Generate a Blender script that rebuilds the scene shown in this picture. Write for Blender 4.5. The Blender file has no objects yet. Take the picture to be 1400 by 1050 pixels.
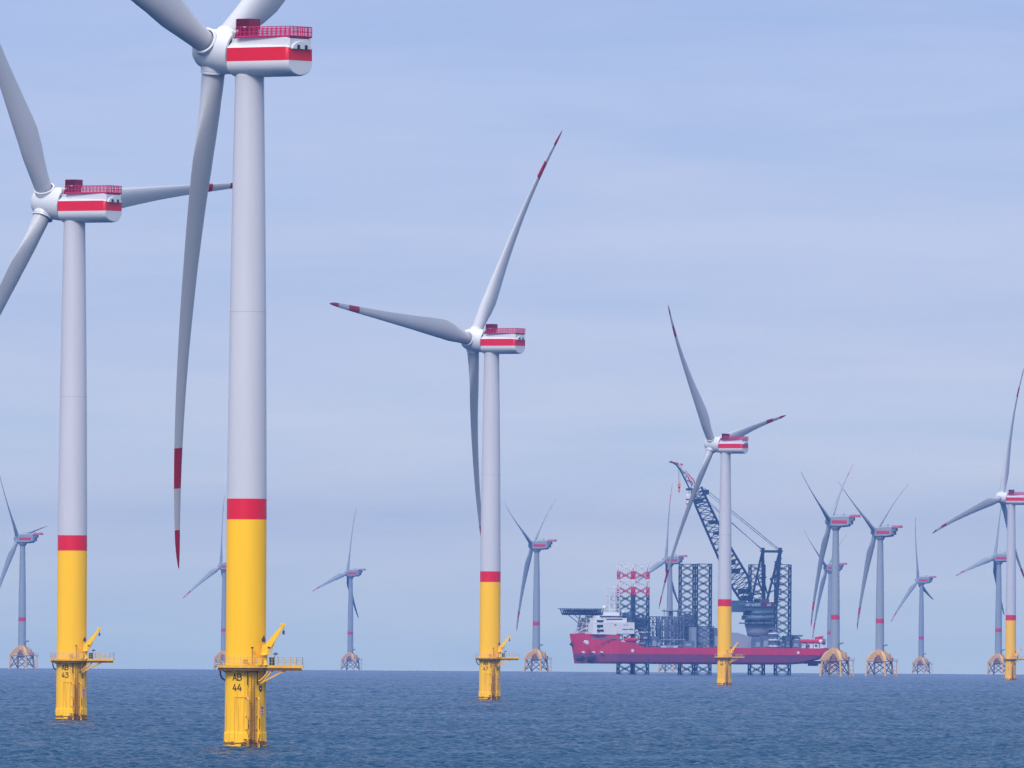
import bpy, math, random
import numpy as np
from mathutils import Matrix, Vector
random.seed(7); rng = np.random.default_rng(11)
R_ = math.radians
sc = bpy.context.scene
col = sc.collection

# ------------------------------------------------------------------ camera
CAM_H = 16.2
EARTH = 7.44e6                       # earth radius with refraction
cam_d = bpy.data.cameras.new('camera')
cam_d.sensor_width = 36; cam_d.lens = 20000/1400*36
cam_d.clip_start = 5; cam_d.clip_end = 80000
cam = bpy.data.objects.new('camera', cam_d); col.objects.link(cam)
cam.matrix_world = (Matrix.Translation((0, 0, CAM_H)) @ Matrix.Rotation(R_(90)+math.atan(351/20000), 4, 'X')
                    @ Matrix.Rotation(R_(0.36), 4, 'Z'))
sc.camera = cam

# ------------------------------------------------------------------ sky
SUN_EL, SUN_AZ = R_(40), R_(-160)    # azimuth measured from +Y towards +X: behind the camera, to the left
w = bpy.data.worlds.new('World'); sc.world = w; w.use_nodes = True
nt = w.node_tree; nt.nodes.clear()
def N(t, **k):
    n = nt.nodes.new(t)
    for a, b in k.items(): setattr(n, a, b)
    return n
L = lambda a, b: nt.links.new(a, b)
sky = N('ShaderNodeTexSky', sky_type='NISHITA', sun_disc=False)
sky.sun_elevation = SUN_EL; sky.sun_rotation = SUN_AZ
sky.air_density = 1.0; sky.dust_density = 2.0; sky.ozone_density = 2.0
tc = N('ShaderNodeTexCoord')
sep = N('ShaderNodeSeparateXYZ'); L(tc.outputs['Generated'], sep.inputs[0])
# overcast layer: brighter overhead than at the horizon, dimmed between to darken sea reflections
ramp = N('ShaderNodeValToRGB'); L(sep.outputs['Z'], ramp.inputs[0])
cr = ramp.color_ramp
cr.elements[0].position = 0.0;  cr.elements[0].color = (5.4, 6.5, 6.7, 1)
cr.elements[1].position = 1.0;  cr.elements[1].color = (15, 15.3, 16, 1)
e = cr.elements.new(0.004); e.color = (6.7, 7.15, 6.95, 1)
e = cr.elements.new(0.02); e.color = (4.1, 4.7, 5.95, 1)
e = cr.elements.new(0.0436); e.color = (2.7, 3.5, 5.5, 1)
e = cr.elements.new(0.07); e.color = (2.2, 3.05, 5.1, 1)
e = cr.elements.new(0.25); e.color = (2.7, 3.5, 5.3, 1)
e = cr.elements.new(0.55); e.color = (6.0, 6.6, 8.0, 1)
# long soft streaks of cloud
mp = N('ShaderNodeMapping'); mp.inputs['Scale'].default_value = (26, 26, 230)
L(tc.outputs['Generated'], mp.inputs[0])
n1 = N('ShaderNodeTexNoise'); n1.inputs['Scale'].default_value = 1.0; n1.inputs['Detail'].default_value = 5; n1.inputs['Roughness'].default_value = .55
n1.inputs['Distortion'].default_value = .3
L(mp.outputs[0], n1.inputs['Vector'])
r2 = N('ShaderNodeValToRGB'); L(n1.outputs['Fac'], r2.inputs[0])
r2.color_ramp.elements[0].position = .34; r2.color_ramp.elements[0].color = (.92, .96, .99, 1)
r2.color_ramp.elements[1].position = .66; r2.color_ramp.elements[1].color = (1.09, 1.045, 1.02, 1)
mul = N('ShaderNodeMix', data_type='RGBA', blend_type='MULTIPLY'); mul.inputs['Factor'].default_value = 1
L(ramp.outputs[0], mul.inputs['A']); L(r2.outputs[0], mul.inputs['B'])
mix = N('ShaderNodeMix', data_type='RGBA'); mix.inputs['Factor'].default_value = .9
L(sky.outputs[0], mix.inputs['A']); L(mul.outputs['Result'], mix.inputs['B'])
bg = N('ShaderNodeBackground'); bg.inputs['Strength'].default_value = .1
L(mix.outputs['Result'], bg.inputs['Color'])
out = N('ShaderNodeOutputWorld'); L(bg.outputs[0], out.inputs['Surface'])

# ------------------------------------------------------------------ sun (veiled by cloud)
sd = bpy.data.lights.new('sun', 'SUN'); sd.energy = 1.8; sd.angle = R_(16); sd.color = (1, .93, .86)
so = bpy.data.objects.new('sun', sd); col.objects.link(so)
sv = Vector((math.sin(SUN_AZ)*math.cos(SUN_EL), math.cos(SUN_AZ)*math.cos(SUN_EL), math.sin(SUN_EL)))
so.rotation_euler = sv.to_track_quat('Z', 'Y').to_euler()

sc.view_settings.view_transform = 'Standard'; sc.view_settings.look = 'None'
sc.view_settings.exposure = 0.7; sc.view_settings.gamma = 1
sc.render.engine = 'CYCLES'
sc.cycles.volume_bounces = 1; sc.cycles.max_bounces = 6; sc.cycles.use_denoising = True; sc.cycles.denoising_prefilter = 'NONE'

# ------------------------------------------------------------------ materials
def srgb(r, g, b):
    f = lambda c: (c/255/12.92) if c/255 <= .04045 else ((c/255+.055)/1.055)**2.4
    return (f(r), f(g), f(b))
def paint(name, c, rough=.45, dirt=.12, scale=.5, streak=8.0, dirtcol=None, spec=.4, metal=0):
    """painted steel / composite: slight patchiness and vertical weather streaks"""
    m = bpy.data.materials.new(name); m.use_nodes = True
    t = m.node_tree; b = t.nodes['Principled BSDF']
    b.inputs['Roughness'].default_value = rough; b.inputs['Specular IOR Level'].default_value = spec
    b.inputs['Metallic'].default_value = metal
    co = t.nodes.new('ShaderNodeTexCoord'); mpn = t.nodes.new('ShaderNodeMapping')
    mpn.inputs['Scale'].default_value = (scale, scale, scale/streak)
    t.links.new(co.outputs['Object'], mpn.inputs[0])
    nz = t.nodes.new('ShaderNodeTexNoise'); nz.inputs['Scale'].default_value = 1; nz.inputs['Detail'].default_value = 6; nz.inputs['Roughness'].default_value = .65
    t.links.new(mpn.outputs[0], nz.inputs['Vector'])
    rp = t.nodes.new('ShaderNodeValToRGB'); t.links.new(nz.outputs['Fac'], rp.inputs[0])
    dc = dirtcol or tuple(x*(1-dirt*2) for x in c)
    rp.color_ramp.elements[0].position = .34; rp.color_ramp.elements[0].color = tuple(c[i]*(1-dirt)+dc[i]*dirt for i in range(3))+(1,)
    rp.color_ramp.elements[1].position = .62; rp.color_ramp.elements[1].color = (*c, 1)
    t.links.new(rp.outputs[0], b.inputs['Base Color'])
    return m
WHITE = (.51, .51, .565)
M = {}
M['white'] = paint('white_paint', WHITE, .42, .16, .45, 14)
M['blade'] = paint('blade_gelcoat', (.42, .43, .47), .35, .10, .4, 6)
M['white_hub'] = paint('hub_paint', (.58, .59, .63), .35, .05)
M['seam'] = paint('flange_joint_paint', (.40, .40, .45), .5, .1)
M['red'] = paint('signal_red_paint', (.66, .003, .02), .4, .12)
M['dark_red'] = paint('blade_red_paint', (.33, .004, .022), .4, .12)
M['cooler_red'] = paint('dark_red_paint', (.16, .008, .03), .5, .2)
M['rail_red'] = paint('railing_red_paint', (.5, .02, .11), .5, .1)
M['yellow'] = paint('traffic_yellow_paint', (.93, .505, .001), .6, .08, .6, 12, (.55, .25, .01), spec=.2)
M['yellow2'] = paint('yellow_paint_weathered', (.80, .43, .02), .5, .35, 1.5, 6, (.4, .16, .01))
M['dark'] = paint('dark_steel', (.035, .033, .035), .55, .2)
M['grate'] = paint('galvanised_steel', (.34, .33, .30), .5, .2)
M['rust'] = paint('rusty_steel', (.17, .07, .012), .7, .5, 2, 3, (.03, .02, .015))
M['black'] = paint('black_paint', (.012, .012, .014), .5, .05)
M['sign'] = paint('sign_plate', (.7, .45, .42), .4, .1)
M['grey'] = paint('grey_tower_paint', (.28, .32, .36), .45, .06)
M['grey_dark'] = paint('grey_dark_paint', (.14, .17, .20), .5, .1)
M['pink'] = paint('red_band_paint', (.55, .02, .06), .45, .1)
M['jacket'] = paint('jacket_yellow_paint', (.66, .40, .13), .55, .3, .4, 3, (.5, .27, .12))
M['jacket_dark'] = paint('jacket_steel_and_shade', (.24, .12, .09), .6, .3, .5, 3)  # brown steel of the braces; on the column it stands for shade
M['ship_red'] = paint('hull_red_paint', (.56, .010, .035), .5, .3, .12, 4, (.3, .01, .06))
M['antifoul'] = paint('antifouling_paint', (.20, .03, .085), .6, .4, .15, 3, (.09, .04, .1))
M['navy'] = paint('navy_lattice_paint', (.014, .036, .072), .5, .1)
M['crane_blue'] = paint('crane_blue_paint', (.06, .105, .17), .5, .2, .3, 2)
M['ship_white'] = paint('superstructure_white', (.66, .66, .68), .45, .12, .3, 4)
M['ship_grey'] = paint('deck_machinery_grey', (.11, .16, .24), .5, .25, .3, 2)
M['ship_grey2'] = paint('deck_machinery_light_grey', (.27, .33, .42), .5, .2, .3, 2)
M['glass'] = paint('dark_window_glass', (.015, .022, .035), .12, .05)
M['orange'] = paint('orange_paint', (.75, .22, .05), .45, .1)
M['teal'] = paint('teal_paint', (.01, .12, .2), .45, .1)

def pile_material():
    """yellow pile paint with the stain band, rust and growth round the splash zone"""
    m = paint('pile_yellow_paint', (.93, .505, .001), .6, .10, .7, 14, (.5, .22, .01), spec=.2)
    t = m.node_tree; b = t.nodes['Principled BSDF']
    base = b.inputs['Base Color'].links[0].from_socket
    co = t.nodes.new('ShaderNodeTexCoord'); sp = t.nodes.new('ShaderNodeSeparateXYZ'); t.links.new(co.outputs['Object'], sp.inputs[0])
    nz = t.nodes.new('ShaderNodeTexNoise'); nz.inputs['Scale'].default_value = .9; nz.inputs['Detail'].default_value = 6
    t.links.new(co.outputs['Object'], nz.inputs['Vector'])
    def M_(op, a, b_, c=None):
        n = t.nodes.new('ShaderNodeMath'); n.operation = op
        for i, v in enumerate((a, b_, c)):
            if v is None: continue
            if isinstance(v, (int, float)): n.inputs[i].default_value = v
            else: t.links.new(v, n.inputs[i])
        return n.outputs[0]
    # wandering dark line at z ~ .75
    zc = M_('MULTIPLY_ADD', nz.outputs['Fac'], .9, .33)
    d = M_('ABSOLUTE', M_('SUBTRACT', sp.outputs['Z'], zc), 0)
    nz2 = t.nodes.new('ShaderNodeTexNoise'); nz2.inputs['Scale'].default_value = .55; nz2.inputs['Detail'].default_value = 4
    t.links.new(co.outputs['Object'], nz2.inputs['Vector'])
    wid = M_('MULTIPLY', M_('SUBTRACT', nz2.outputs['Fac'], .22), .85)
    ln = M_('MULTIPLY', M_('MULTIPLY', M_('LESS_THAN', d, wid), 1), .85)
    low = M_('LESS_THAN', sp.outputs['Z'], M_('MULTIPLY_ADD', nz.outputs['Fac'], .5, .12))
    f = M_('MAXIMUM', ln, M_('MULTIPLY', low, .9))
    mx = t.nodes.new('ShaderNodeMix'); mx.data_type = 'RGBA'
    t.links.new(f, mx.inputs['Factor']); t.links.new(base, mx.inputs['A']); mx.inputs['B'].default_value = (.03, .02, .012, 1)
    # rust weeping below fittings
    mpn = t.nodes.new('ShaderNodeMapping'); mpn.inputs['Scale'].default_value = (2.2, 2.2, .10); t.links.new(co.outputs['Object'], mpn.inputs[0])
    nz3 = t.nodes.new('ShaderNodeTexNoise'); nz3.inputs['Scale'].default_value = 1; nz3.inputs['Detail'].default_value = 5; t.links.new(mpn.outputs[0], nz3.inputs['Vector'])
    rp = t.nodes.new('ShaderNodeValToRGB'); t.links.new(nz3.outputs['Fac'], rp.inputs[0])
    rp.color_ramp.elements[0].position = .54; rp.color_ramp.elements[0].color = (0, 0, 0, 1); rp.color_ramp.elements[1].position = .72; rp.color_ramp.elements[1].color = (.6, .6, .6, 1)
    # scraped, rust-stained strip behind the boat landing
    inx = M_('MULTIPLY', M_('LESS_THAN', M_('ABSOLUTE', M_('SUBTRACT', sp.outputs['X'], 1.05), 0), .75), M_('LESS_THAN', sp.outputs['Y'], 0))
    strip = M_('MULTIPLY', M_('MULTIPLY', inx, M_('LESS_THAN', sp.outputs['Z'], M_('MULTIPLY_ADD', nz3.outputs['Fac'], 9, 4.5))), M_('MULTIPLY_ADD', nz3.outputs['Fac'], 1.1, -.12))
    rustf = M_('MAXIMUM', rp.outputs[0], strip)
    mx2 = t.nodes.new('ShaderNodeMix'); mx2.data_type = 'RGBA'
    t.links.new(rustf, mx2.inputs['Factor']); t.links.new(mx.outputs['Result'], mx2.inputs['A']); mx2.inputs['B'].default_value = (.38, .15, .01, 1)
    t.links.new(mx2.outputs['Result'], b.inputs['Base Color'])
    return m
M['pile'] = pile_material()

# ------------------------------------------------------------------ mesh helpers
class MB:
    def __init__(s): s.v = []; s.f = []; s.m = []; s.sm = []
    def add(s, vs, fs, mi=0, smooth=False):
        o = len(s.v); s.v += [tuple(p) for p in vs]
        for f in fs: s.f.append([i+o for i in f]); s.m.append(mi); s.sm.append(smooth)
    def box(s, x0, x1, y0, y1, z0, z1, mi=0):
        vs = [(x, y, z) for z in (z0, z1) for x, y in ((x0, y0), (x1, y0), (x1, y1), (x0, y1))]
        s.add(vs, [(3, 2, 1, 0), (4, 5, 6, 7), (0, 1, 5, 4), (1, 2, 6, 5), (2, 3, 7, 6), (3, 0, 4, 7)], mi)
    def tube(s, a, b, r, n=6, mi=0, r2=None, caps=True, smooth=True):
        a = Vector(a); b = Vector(b); d = (b-a)
        if d.length < 1e-6: return
        d.normalize(); u = d.orthogonal().normalized(); v = d.cross(u); r2 = r if r2 is None else r2
        vs = []
        for c, rr in ((a, r), (b, r2)):
            for i in range(n):
                t = 2*math.pi*i/n; vs.append(c+(u*math.cos(t)+v*math.sin(t))*rr)
        s.add(vs, [(i, (i+1) % n, n+(i+1) % n, n+i) for i in range(n)], mi, smooth)
        if caps: s.add(vs, [tuple(range(n))[::-1], tuple(range(n, 2*n))], mi)
    def path(s, pts, r, n=8, mi=0):
        for a, b in zip(pts[:-1], pts[1:]): s.tube(a, b, r, n, mi)
    def beam(s, a, b, wdt, hgt, mi=0, w2=None, h2=None):
        a = Vector(a); b = Vector(b); d = (b-a).normalized()
        u = d.cross(Vector((0, 0, 1)))
        if u.length < 1e-3: u = Vector((0, 1, 0))
        u.normalize(); v = u.cross(d); w2 = wdt if w2 is None else w2; h2 = hgt if h2 is None else h2
        vs = []
        for c, ww, hh in ((a, wdt, hgt), (b, w2, h2)):
            vs += [c-u*ww/2-v*hh/2, c+u*ww/2-v*hh/2, c+u*ww/2+v*hh/2, c-u*ww/2+v*hh/2]
        s.add(vs, [(3, 2, 1, 0), (4, 5, 6, 7), (0, 1, 5, 4), (1, 2, 6, 5), (2, 3, 7, 6), (3, 0, 4, 7)], mi)
    def lathe(s, prof, n=48, mi=0, axis='Z', o=(0, 0, 0), smooth=True, mats=None, cap=(False, False)):
        """prof: (radius, height)"""
        vs = []
        for r, h in prof:
            for i in range(n):
                t = 2*math.pi*i/n; c, q = r*math.cos(t), r*math.sin(t)
                p = (c, q, h) if axis == 'Z' else (h, c, q)
                vs.append((p[0]+o[0], p[1]+o[1], p[2]+o[2]))
        for k in range(len(prof)-1):
            s.add(vs if k == 0 else [], [], 0)
            base = len(s.v)-len(vs)
            for i in range(n):
                j = (i+1) % n
                s.f.append([base+k*n+i, base+k*n+j, base+(k+1)*n+j, base+(k+1)*n+i]); s.m.append(mats[k] if mats else mi); s.sm.append(smooth)
        base = len(s.v)-len(vs)
        if cap[0]: s.f.append([base+i for i in range(n)][::-1]); s.m.append(mats[0] if mats else mi); s.sm.append(False)
        if cap[1]: s.f.append([base+(len(prof)-1)*n+i for i in range(n)]); s.m.append(mats[-1] if mats else mi); s.sm.append(False)
    def loft(s, rings, mi=0, smooth=True, caps=True, closed=True, mats=None):
        n = len(rings[0]); base = len(s.v)
        for r in rings: s.v += [tuple(p) for p in r]
        for k in range(len(rings)-1):
            for i in range(n if closed else n-1):
                j = (i+1) % n
                s.f.append([base+k*n+i, base+k*n+j, base+(k+1)*n+j, base+(k+1)*n+i])
                s.m.append(mats(k, i) if mats else mi); s.sm.append(smooth)
        if caps:
            s.f.append([base+i for i in range(n)][::-1]); s.m.append(mats(0, -1) if mats else mi); s.sm.append(False)
            q = base+(len(rings)-1)*n
            s.f.append([q+i for i in range(n)]); s.m.append(mats(len(rings)-1, -1) if mats else mi); s.sm.append(False)
    def build(s, name, mats, parent=None, sharp=None):
        me = bpy.data.meshes.new(name); me.from_pydata(s.v, [], s.f)
        if not isinstance(mats, (list, tuple)): mats = [mats]
        for m in mats: me.materials.append(m)
        me.polygons.foreach_set('material_index', s.m); me.polygons.foreach_set('use_smooth', s.sm)
        me.update()
        if sharp: me.set_sharp_from_angle(angle=R_(sharp))
        o = bpy.data.objects.new(name, me); col.objects.link(o)
        if parent: o.parent = parent
        return o
def build_each(m, name, mats, parent=None, gap=.04):
    """one object for every separate piece of the mesh: islands whose boxes touch stay together"""
    p = list(range(len(m.v)))
    def find(i):
        while p[i] != i: p[i] = p[p[i]]; i = p[i]
        return i
    for f in m.f:
        for i in f[1:]: p[find(f[0])] = find(i)
    isl = {}
    for k, f in enumerate(m.f): isl.setdefault(find(f[0]), []).append(k)
    G = []
    for fs in isl.values():
        P = np.array([m.v[i] for k in fs for i in m.f[k]]); G.append([fs, P.min(0)-gap, P.max(0)+gap])
    go = True
    while go:
        go = False
        for i in range(len(G)):
            for j in range(len(G)-1, i, -1):
                if (G[i][1] <= G[j][2]).all() and (G[j][1] <= G[i][2]).all():
                    G[i] = [G[i][0]+G[j][0], np.minimum(G[i][1], G[j][1]), np.maximum(G[i][2], G[j][2])]; del G[j]; go = True
    out = []
    for fs, _, _ in G:
        q = MB(); mp_ = {}
        for k in fs:
            for i in m.f[k]:
                if i not in mp_: mp_[i] = len(q.v); q.v.append(m.v[i])
            q.f.append([mp_[i] for i in m.f[k]]); q.m.append(m.m[k]); q.sm.append(m.sm[k])
        out.append(q.build(name, mats, parent))
    return out
def empty(name, loc=(0, 0, 0), rz=0):
    o = bpy.data.objects.new(name, None); col.objects.link(o); o.empty_display_size = 1
    o.location = loc; o.rotation_euler = (0, 0, rz); return o
def tag(o, label, cat, group=None):
    o['label'] = label; o['category'] = cat
    if group: o['group'] = group
    return o
def kids(o): return [c for c in bpy.data.objects if c.parent == o]
def copy_tree(o, parent=None):
    c = o.copy(); col.objects.link(c); c.parent = parent
    for ch in kids(o): copy_tree(ch, c)
    return c
def ground(x, y): return -(x*x+y*y)/2/EARTH

# ------------------------------------------------------------------ sea (curved with the earth, real waves)
def sea_material():
    m = bpy.data.materials.new('sea_water'); m.use_nodes = True
    t = m.node_tree; b = t.nodes['Principled BSDF']; lk = t.links.new; nn = t.nodes.new
    b.inputs['Roughness'].default_value = .6; b.inputs['Specular IOR Level'].default_value = 0
    co = nn('ShaderNodeTexCoord')
    def noise(sc_, rot, det, rough):
        mp = nn('ShaderNodeMapping'); mp.inputs['Scale'].default_value = sc_; mp.inputs['Rotation'].default_value = (0, 0, R_(rot)); lk(co.outputs['Object'], mp.inputs[0])
        z = nn('ShaderNodeTexNoise'); z.inputs['Scale'].default_value = 1; z.inputs['Detail'].default_value = det; z.inputs['Roughness'].default_value = rough
        lk(mp.outputs[0], z.inputs['Vector']); return z.outputs['Fac']
    bp = nn('ShaderNodeBump'); bp.inputs['Strength'].default_value = .12; bp.inputs['Distance'].default_value = .4
    lk(noise((1.3, .5, 1), 35, 4, .6), bp.inputs['Height'])
    # wind patches: water colour drifts a little over hundreds of metres
    rp = nn('ShaderNodeValToRGB'); lk(noise((.004, .0012, .004), 8, 4, .5), rp.inputs[0])
    rp.color_ramp.elements[0].position = .3; rp.color_ramp.elements[0].color = (.002, .033, .078, 1)
    rp.color_ramp.elements[1].position = .7; rp.color_ramp.elements[1].color = (.003, .043, .097, 1)
    lk(rp.outputs[0], b.inputs['Base Color']); lk(bp.outputs[0], b.inputs['Normal'])
    # mirror of the sky: roughened by wavelets too small to model, so weaker than a flat pool
    gl = nn('ShaderNodeBsdfGlossy'); gl.inputs['Roughness'].default_value = .16; lk(bp.outputs[0], gl.inputs['Normal'])
    fr = nn('ShaderNodeFresnel'); fr.inputs['IOR'].default_value = 1.333; lk(bp.outputs[0], fr.inputs['Normal'])
    mu = nn('ShaderNodeMath'); mu.operation = 'MULTIPLY'; pw = nn('ShaderNodeMath'); pw.operation = 'POWER'; pw.inputs[1].default_value = 1.7; lk(fr.outputs[0], pw.inputs[0]); lk(pw.outputs[0], mu.inputs[0])
    # gusts ruffle the mirror in long patches
    gu = nn('ShaderNodeMapRange'); gu.inputs['From Min'].default_value = .33; gu.inputs['From Max'].default_value = .67; gu.inputs['To Min'].default_value = .60; gu.inputs['To Max'].default_value = .76
    lk(noise((.022, .0035, .02), 12, 5, .6), gu.inputs['Value']); lk(gu.outputs[0], mu.inputs[1])
    mx = nn('ShaderNodeMixShader'); lk(mu.outputs[0], mx.inputs[0]); lk(b.outputs[0], mx.inputs[1]); lk(gl.outputs[0], mx.inputs[2])
    lk(mx.outputs[0], t.nodes['Material Output'].inputs['Surface'])
    return m
SEA_R0, SEA_R1 = 1650.0, 20000.0
def make_sea():
    # dense patch
    az_in = np.linspace(-.046, .046, 960); g = np.cumsum(np.geomspace(1.2e-4, 4e-3, 14))
    az = np.concatenate([-.046-g[::-1], az_in, .046+g])
    d = [SEA_R0]
    while d[-1] < SEA_R1: d.append(d[-1]+(.6*(max(d[-1], 1800)/1860)**1.22 if d[-1] < 16300 else 250))
    d = np.array(d); d[-1] = SEA_R1
    A, D = np.meshgrid(az, d); X = D*np.sin(A); Y = D*np.cos(A)
    Z = -(D*D)/2/EARTH
    dd = np.gradient(d)[:, None]
    H = np.zeros_like(X)
    nW = 130
    lam = np.exp(rng.uniform(np.log(1.35), np.log(10.5), nW))
    th = R_(-35)+rng.normal(0, .8, nW)          # waves run away from the wind the rotors face
    amp = .0235*lam**.55*rng.uniform(.5, 1.3, nW)*math.sqrt(46/nW)
    ph = rng.uniform(0, 2*np.pi, nW)
    for l, t, a, p in zip(lam, th, amp, ph):
        k = 2*np.pi/l
        att = np.clip((l/dd-1.6)/1.0, 0, 1)
        rows = np.where(att[:, 0] > 0)[0]
        if len(rows) == 0: continue
        s_ = slice(0, rows[-1]+1)
        H[s_] += att[s_]*a*np.sin(k*(X[s_]*math.cos(t)+Y[s_]*math.sin(t))+p)
    # groups of higher and lower waves
    env = 1+.2*np.sin(X*.13+Y*.037+1)+.16*np.sin(Y*.045-X*.09+2.)+.16*np.sin(X*.23-Y*.021+.4)+.12*np.sin(Y*.011+X*.03)
    H *= np.clip(env, .35, 1.8)
    H = .6*np.tanh(H/.6)
    fade = np.clip((.052-np.abs(A))/.004, 0, 1)*np.clip((D-SEA_R0)/80, 0, 1)*np.clip((16200-D)/300, 0, 1)
    Z = Z+H*fade
    nr, nc = X.shape
    V = np.stack([X, Y, Z], -1).reshape(-1, 3)
    i = np.arange(nr-1)[:, None]*nc+np.arange(nc-1)[None]
    Q = np.stack([i, i+1, i+nc+1, i+nc], -1).reshape(-1, 4)
    # rest of the disc, coarse
    def part(azs, ds, off):
        A2, D2 = np.meshgrid(azs, ds); v = np.stack([D2*np.sin(A2), D2*np.cos(A2), -(D2*D2)/2/EARTH], -1).reshape(-1, 3)
        c = len(azs); j = np.arange(len(ds)-1)[:, None]*c+np.arange(c-1)[None]
        return v, np.stack([j, j+1, j+c+1, j+c], -1).reshape(-1, 4)+off
    a1 = az[-1]
    azo = np.linspace(a1, 2*np.pi-a1, 240)
    v2, q2 = part(azo, np.concatenate([np.linspace(60, SEA_R0, 18), np.geomspace(SEA_R0, SEA_R1, 60)[1:]]), len(V))
    V = np.concatenate([V, v2]); Q = np.concatenate([Q, q2])
    v3, q3 = part(az[[0, 14, len(az)//2, -15, -1]], np.linspace(60, SEA_R0, 18), len(V))
    V = np.concatenate([V, v3]); Q = np.concatenate([Q, q3])
    me = bpy.data.meshes.new('sea')
    me.vertices.add(len(V)); me.vertices.foreach_set('co', V.astype(np.float32).ravel())
    me.loops.add(Q.size); me.loops.foreach_set('vertex_index', Q.astype(np.int32).ravel())
    me.polygons.add(len(Q)); me.polygons.foreach_set('loop_start', np.arange(0, Q.size, 4, dtype=np.int32))
    me.polygons.foreach_set('use_smooth', np.ones(len(Q), dtype=bool))
    me.update(calc_edges=True); me.materials.append(sea_material())
    o = bpy.data.objects.new('sea', me); col.objects.link(o); o['kind'] = 'structure'
make_sea()

# ------------------------------------------------------------------ haze over the sea
hz = MB(); hz.box(-20600, 20600, -20600, 20600, -30, 192)
hm = bpy.data.materials.new('haze'); hm.use_nodes = True; t = hm.node_tree; t.nodes.remove(t.nodes['Principled BSDF'])
pv = t.nodes.new('ShaderNodeVolumePrincipled'); pv.inputs['Density'].default_value = 4.3e-5; pv.inputs['Color'].default_value = (.08, .20, .54, 1)
pv.inputs['Anisotropy'].default_value = 0.0
t.links.new(pv.outputs[0], t.nodes['Material Output'].inputs['Volume'])
ho = hz.build('haze', hm); ho['kind'] = 'stuff'

# ------------------------------------------------------------------ big turbine on a yellow pile
HUB = 105.0; TILT = R_(6.6); RB = 78.3
def wrap(r, s_, z): return (r*math.sin(s_/r), -r*math.cos(s_/r), z)   # arc length s from the side facing -Y
def blade_mesh(Rr, red, name, root=3.5, cmax=5.7, r_root=2.0, bands=True, cone=.049, bow=.085, pitch=0):
    xs = sorted(set([r_root/Rr, .045, .06, .08, .1, .125, .15, .175, .2, .23, .27, .31, .36, .42, .48, .54, .6, .66, .72, .767, .8, .845, .885, .925, .95, .968, .982, .992, 1.0]))
    fx = lambda x, P: float(np.interp(x, [p[0] for p in P], [p[1] for p in P]))
    ch = [(0, root), (.05, root), (.1, root*1.22), (.15, cmax*.94), (.195, cmax), (.23, cmax*.985), (.3, cmax*.88), (.4, cmax*.72), (.5, cmax*.6), (.6, cmax*.49), (.7, cmax*.4), (.8, cmax*.325), (.9, cmax*.25), (.95, cmax*.195), (.975, cmax*.14), (.992, cmax*.07), (1, cmax*.015)]
    tc_ = [(0, 1), (.05, 1), (.1, .72), (.15, .48), (.2, .38), (.3, .29), (.45, .24), (.7, .2), (1, .17)]
    tw = [(0, 15), (.1, 15), (.2, 12), (.35, 8), (.5, 5), (.7, 1.5), (1, -1.5)]
    off = [(0, .5), (.05, .5), (.2, .32), (1, .28)]
    bl = [(0, 0), (.05, 0), (.2, 1), (1, 1)]
    n = 28; rings = []
    for x in xs:
        c, tk, be, p0, f = fx(x, ch), fx(x, tc_), R_(fx(x, tw)+pitch), fx(x, off), fx(x, bl)
        ring = []
        for i in range(n):
            t = 2*math.pi*i/n; cx = .5-.5*math.cos(t)            # 0 at LE, 1 at TE
            half = 5*(.2969*math.sqrt(max(cx, 0))-.126*cx-.3516*cx**2+.2843*cx**3-.1036*cx**4)
            sgn = 1 if math.sin(t) >= 0 else -1
            af = half*tk*sgn*(1.12 if sgn < 0 else .88)-.02*math.sin(math.pi*cx)
            circ = .5*tk*math.sin(t)
            X = (af*f+circ*(1-f))*c; Yc = (p0-cx)*c
            fl = Rr*(cone*x+bow*x*(1-x)*(.55+.9*x))
            ring.append((X*math.cos(be)+Yc*math.sin(be)+fl, Yc*math.cos(be)-X*math.sin(be), x*Rr))
        rings.append(ring)
    m = MB(); m.loft(rings, mats=lambda k, i: 1 if bands and (.766 <= xs[min(k, len(xs)-1)] < .844 or xs[min(k, len(xs)-1)] >= .924) else 0)
    o = m.build(name, [M['blade'], red], None)
    me = o.data; bpy.data.objects.remove(o); return me
BLADE = blade_mesh(RB, M['dark_red'], 'rotor_blade')

def rotor_matrix(phi, ov, hub, az):
    a = Vector((-math.cos(phi)*math.cos(TILT), math.sin(phi)*math.cos(TILT), math.sin(TILT)))
    tt = Vector((math.sin(phi), math.cos(phi), 0)); u = tt.cross(a)
    if u.z < 0: u = -u
    z = tt*math.sin(az)+u*math.cos(az); y = z.cross(a)
    c = Vector((0, 0, hub))+a*ov
    return Matrix(((a.x, y.x, z.x, c.x), (a.y, y.y, z.y, c.y), (a.z, y.z, z.z, c.z), (0, 0, 0, 1)))

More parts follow.
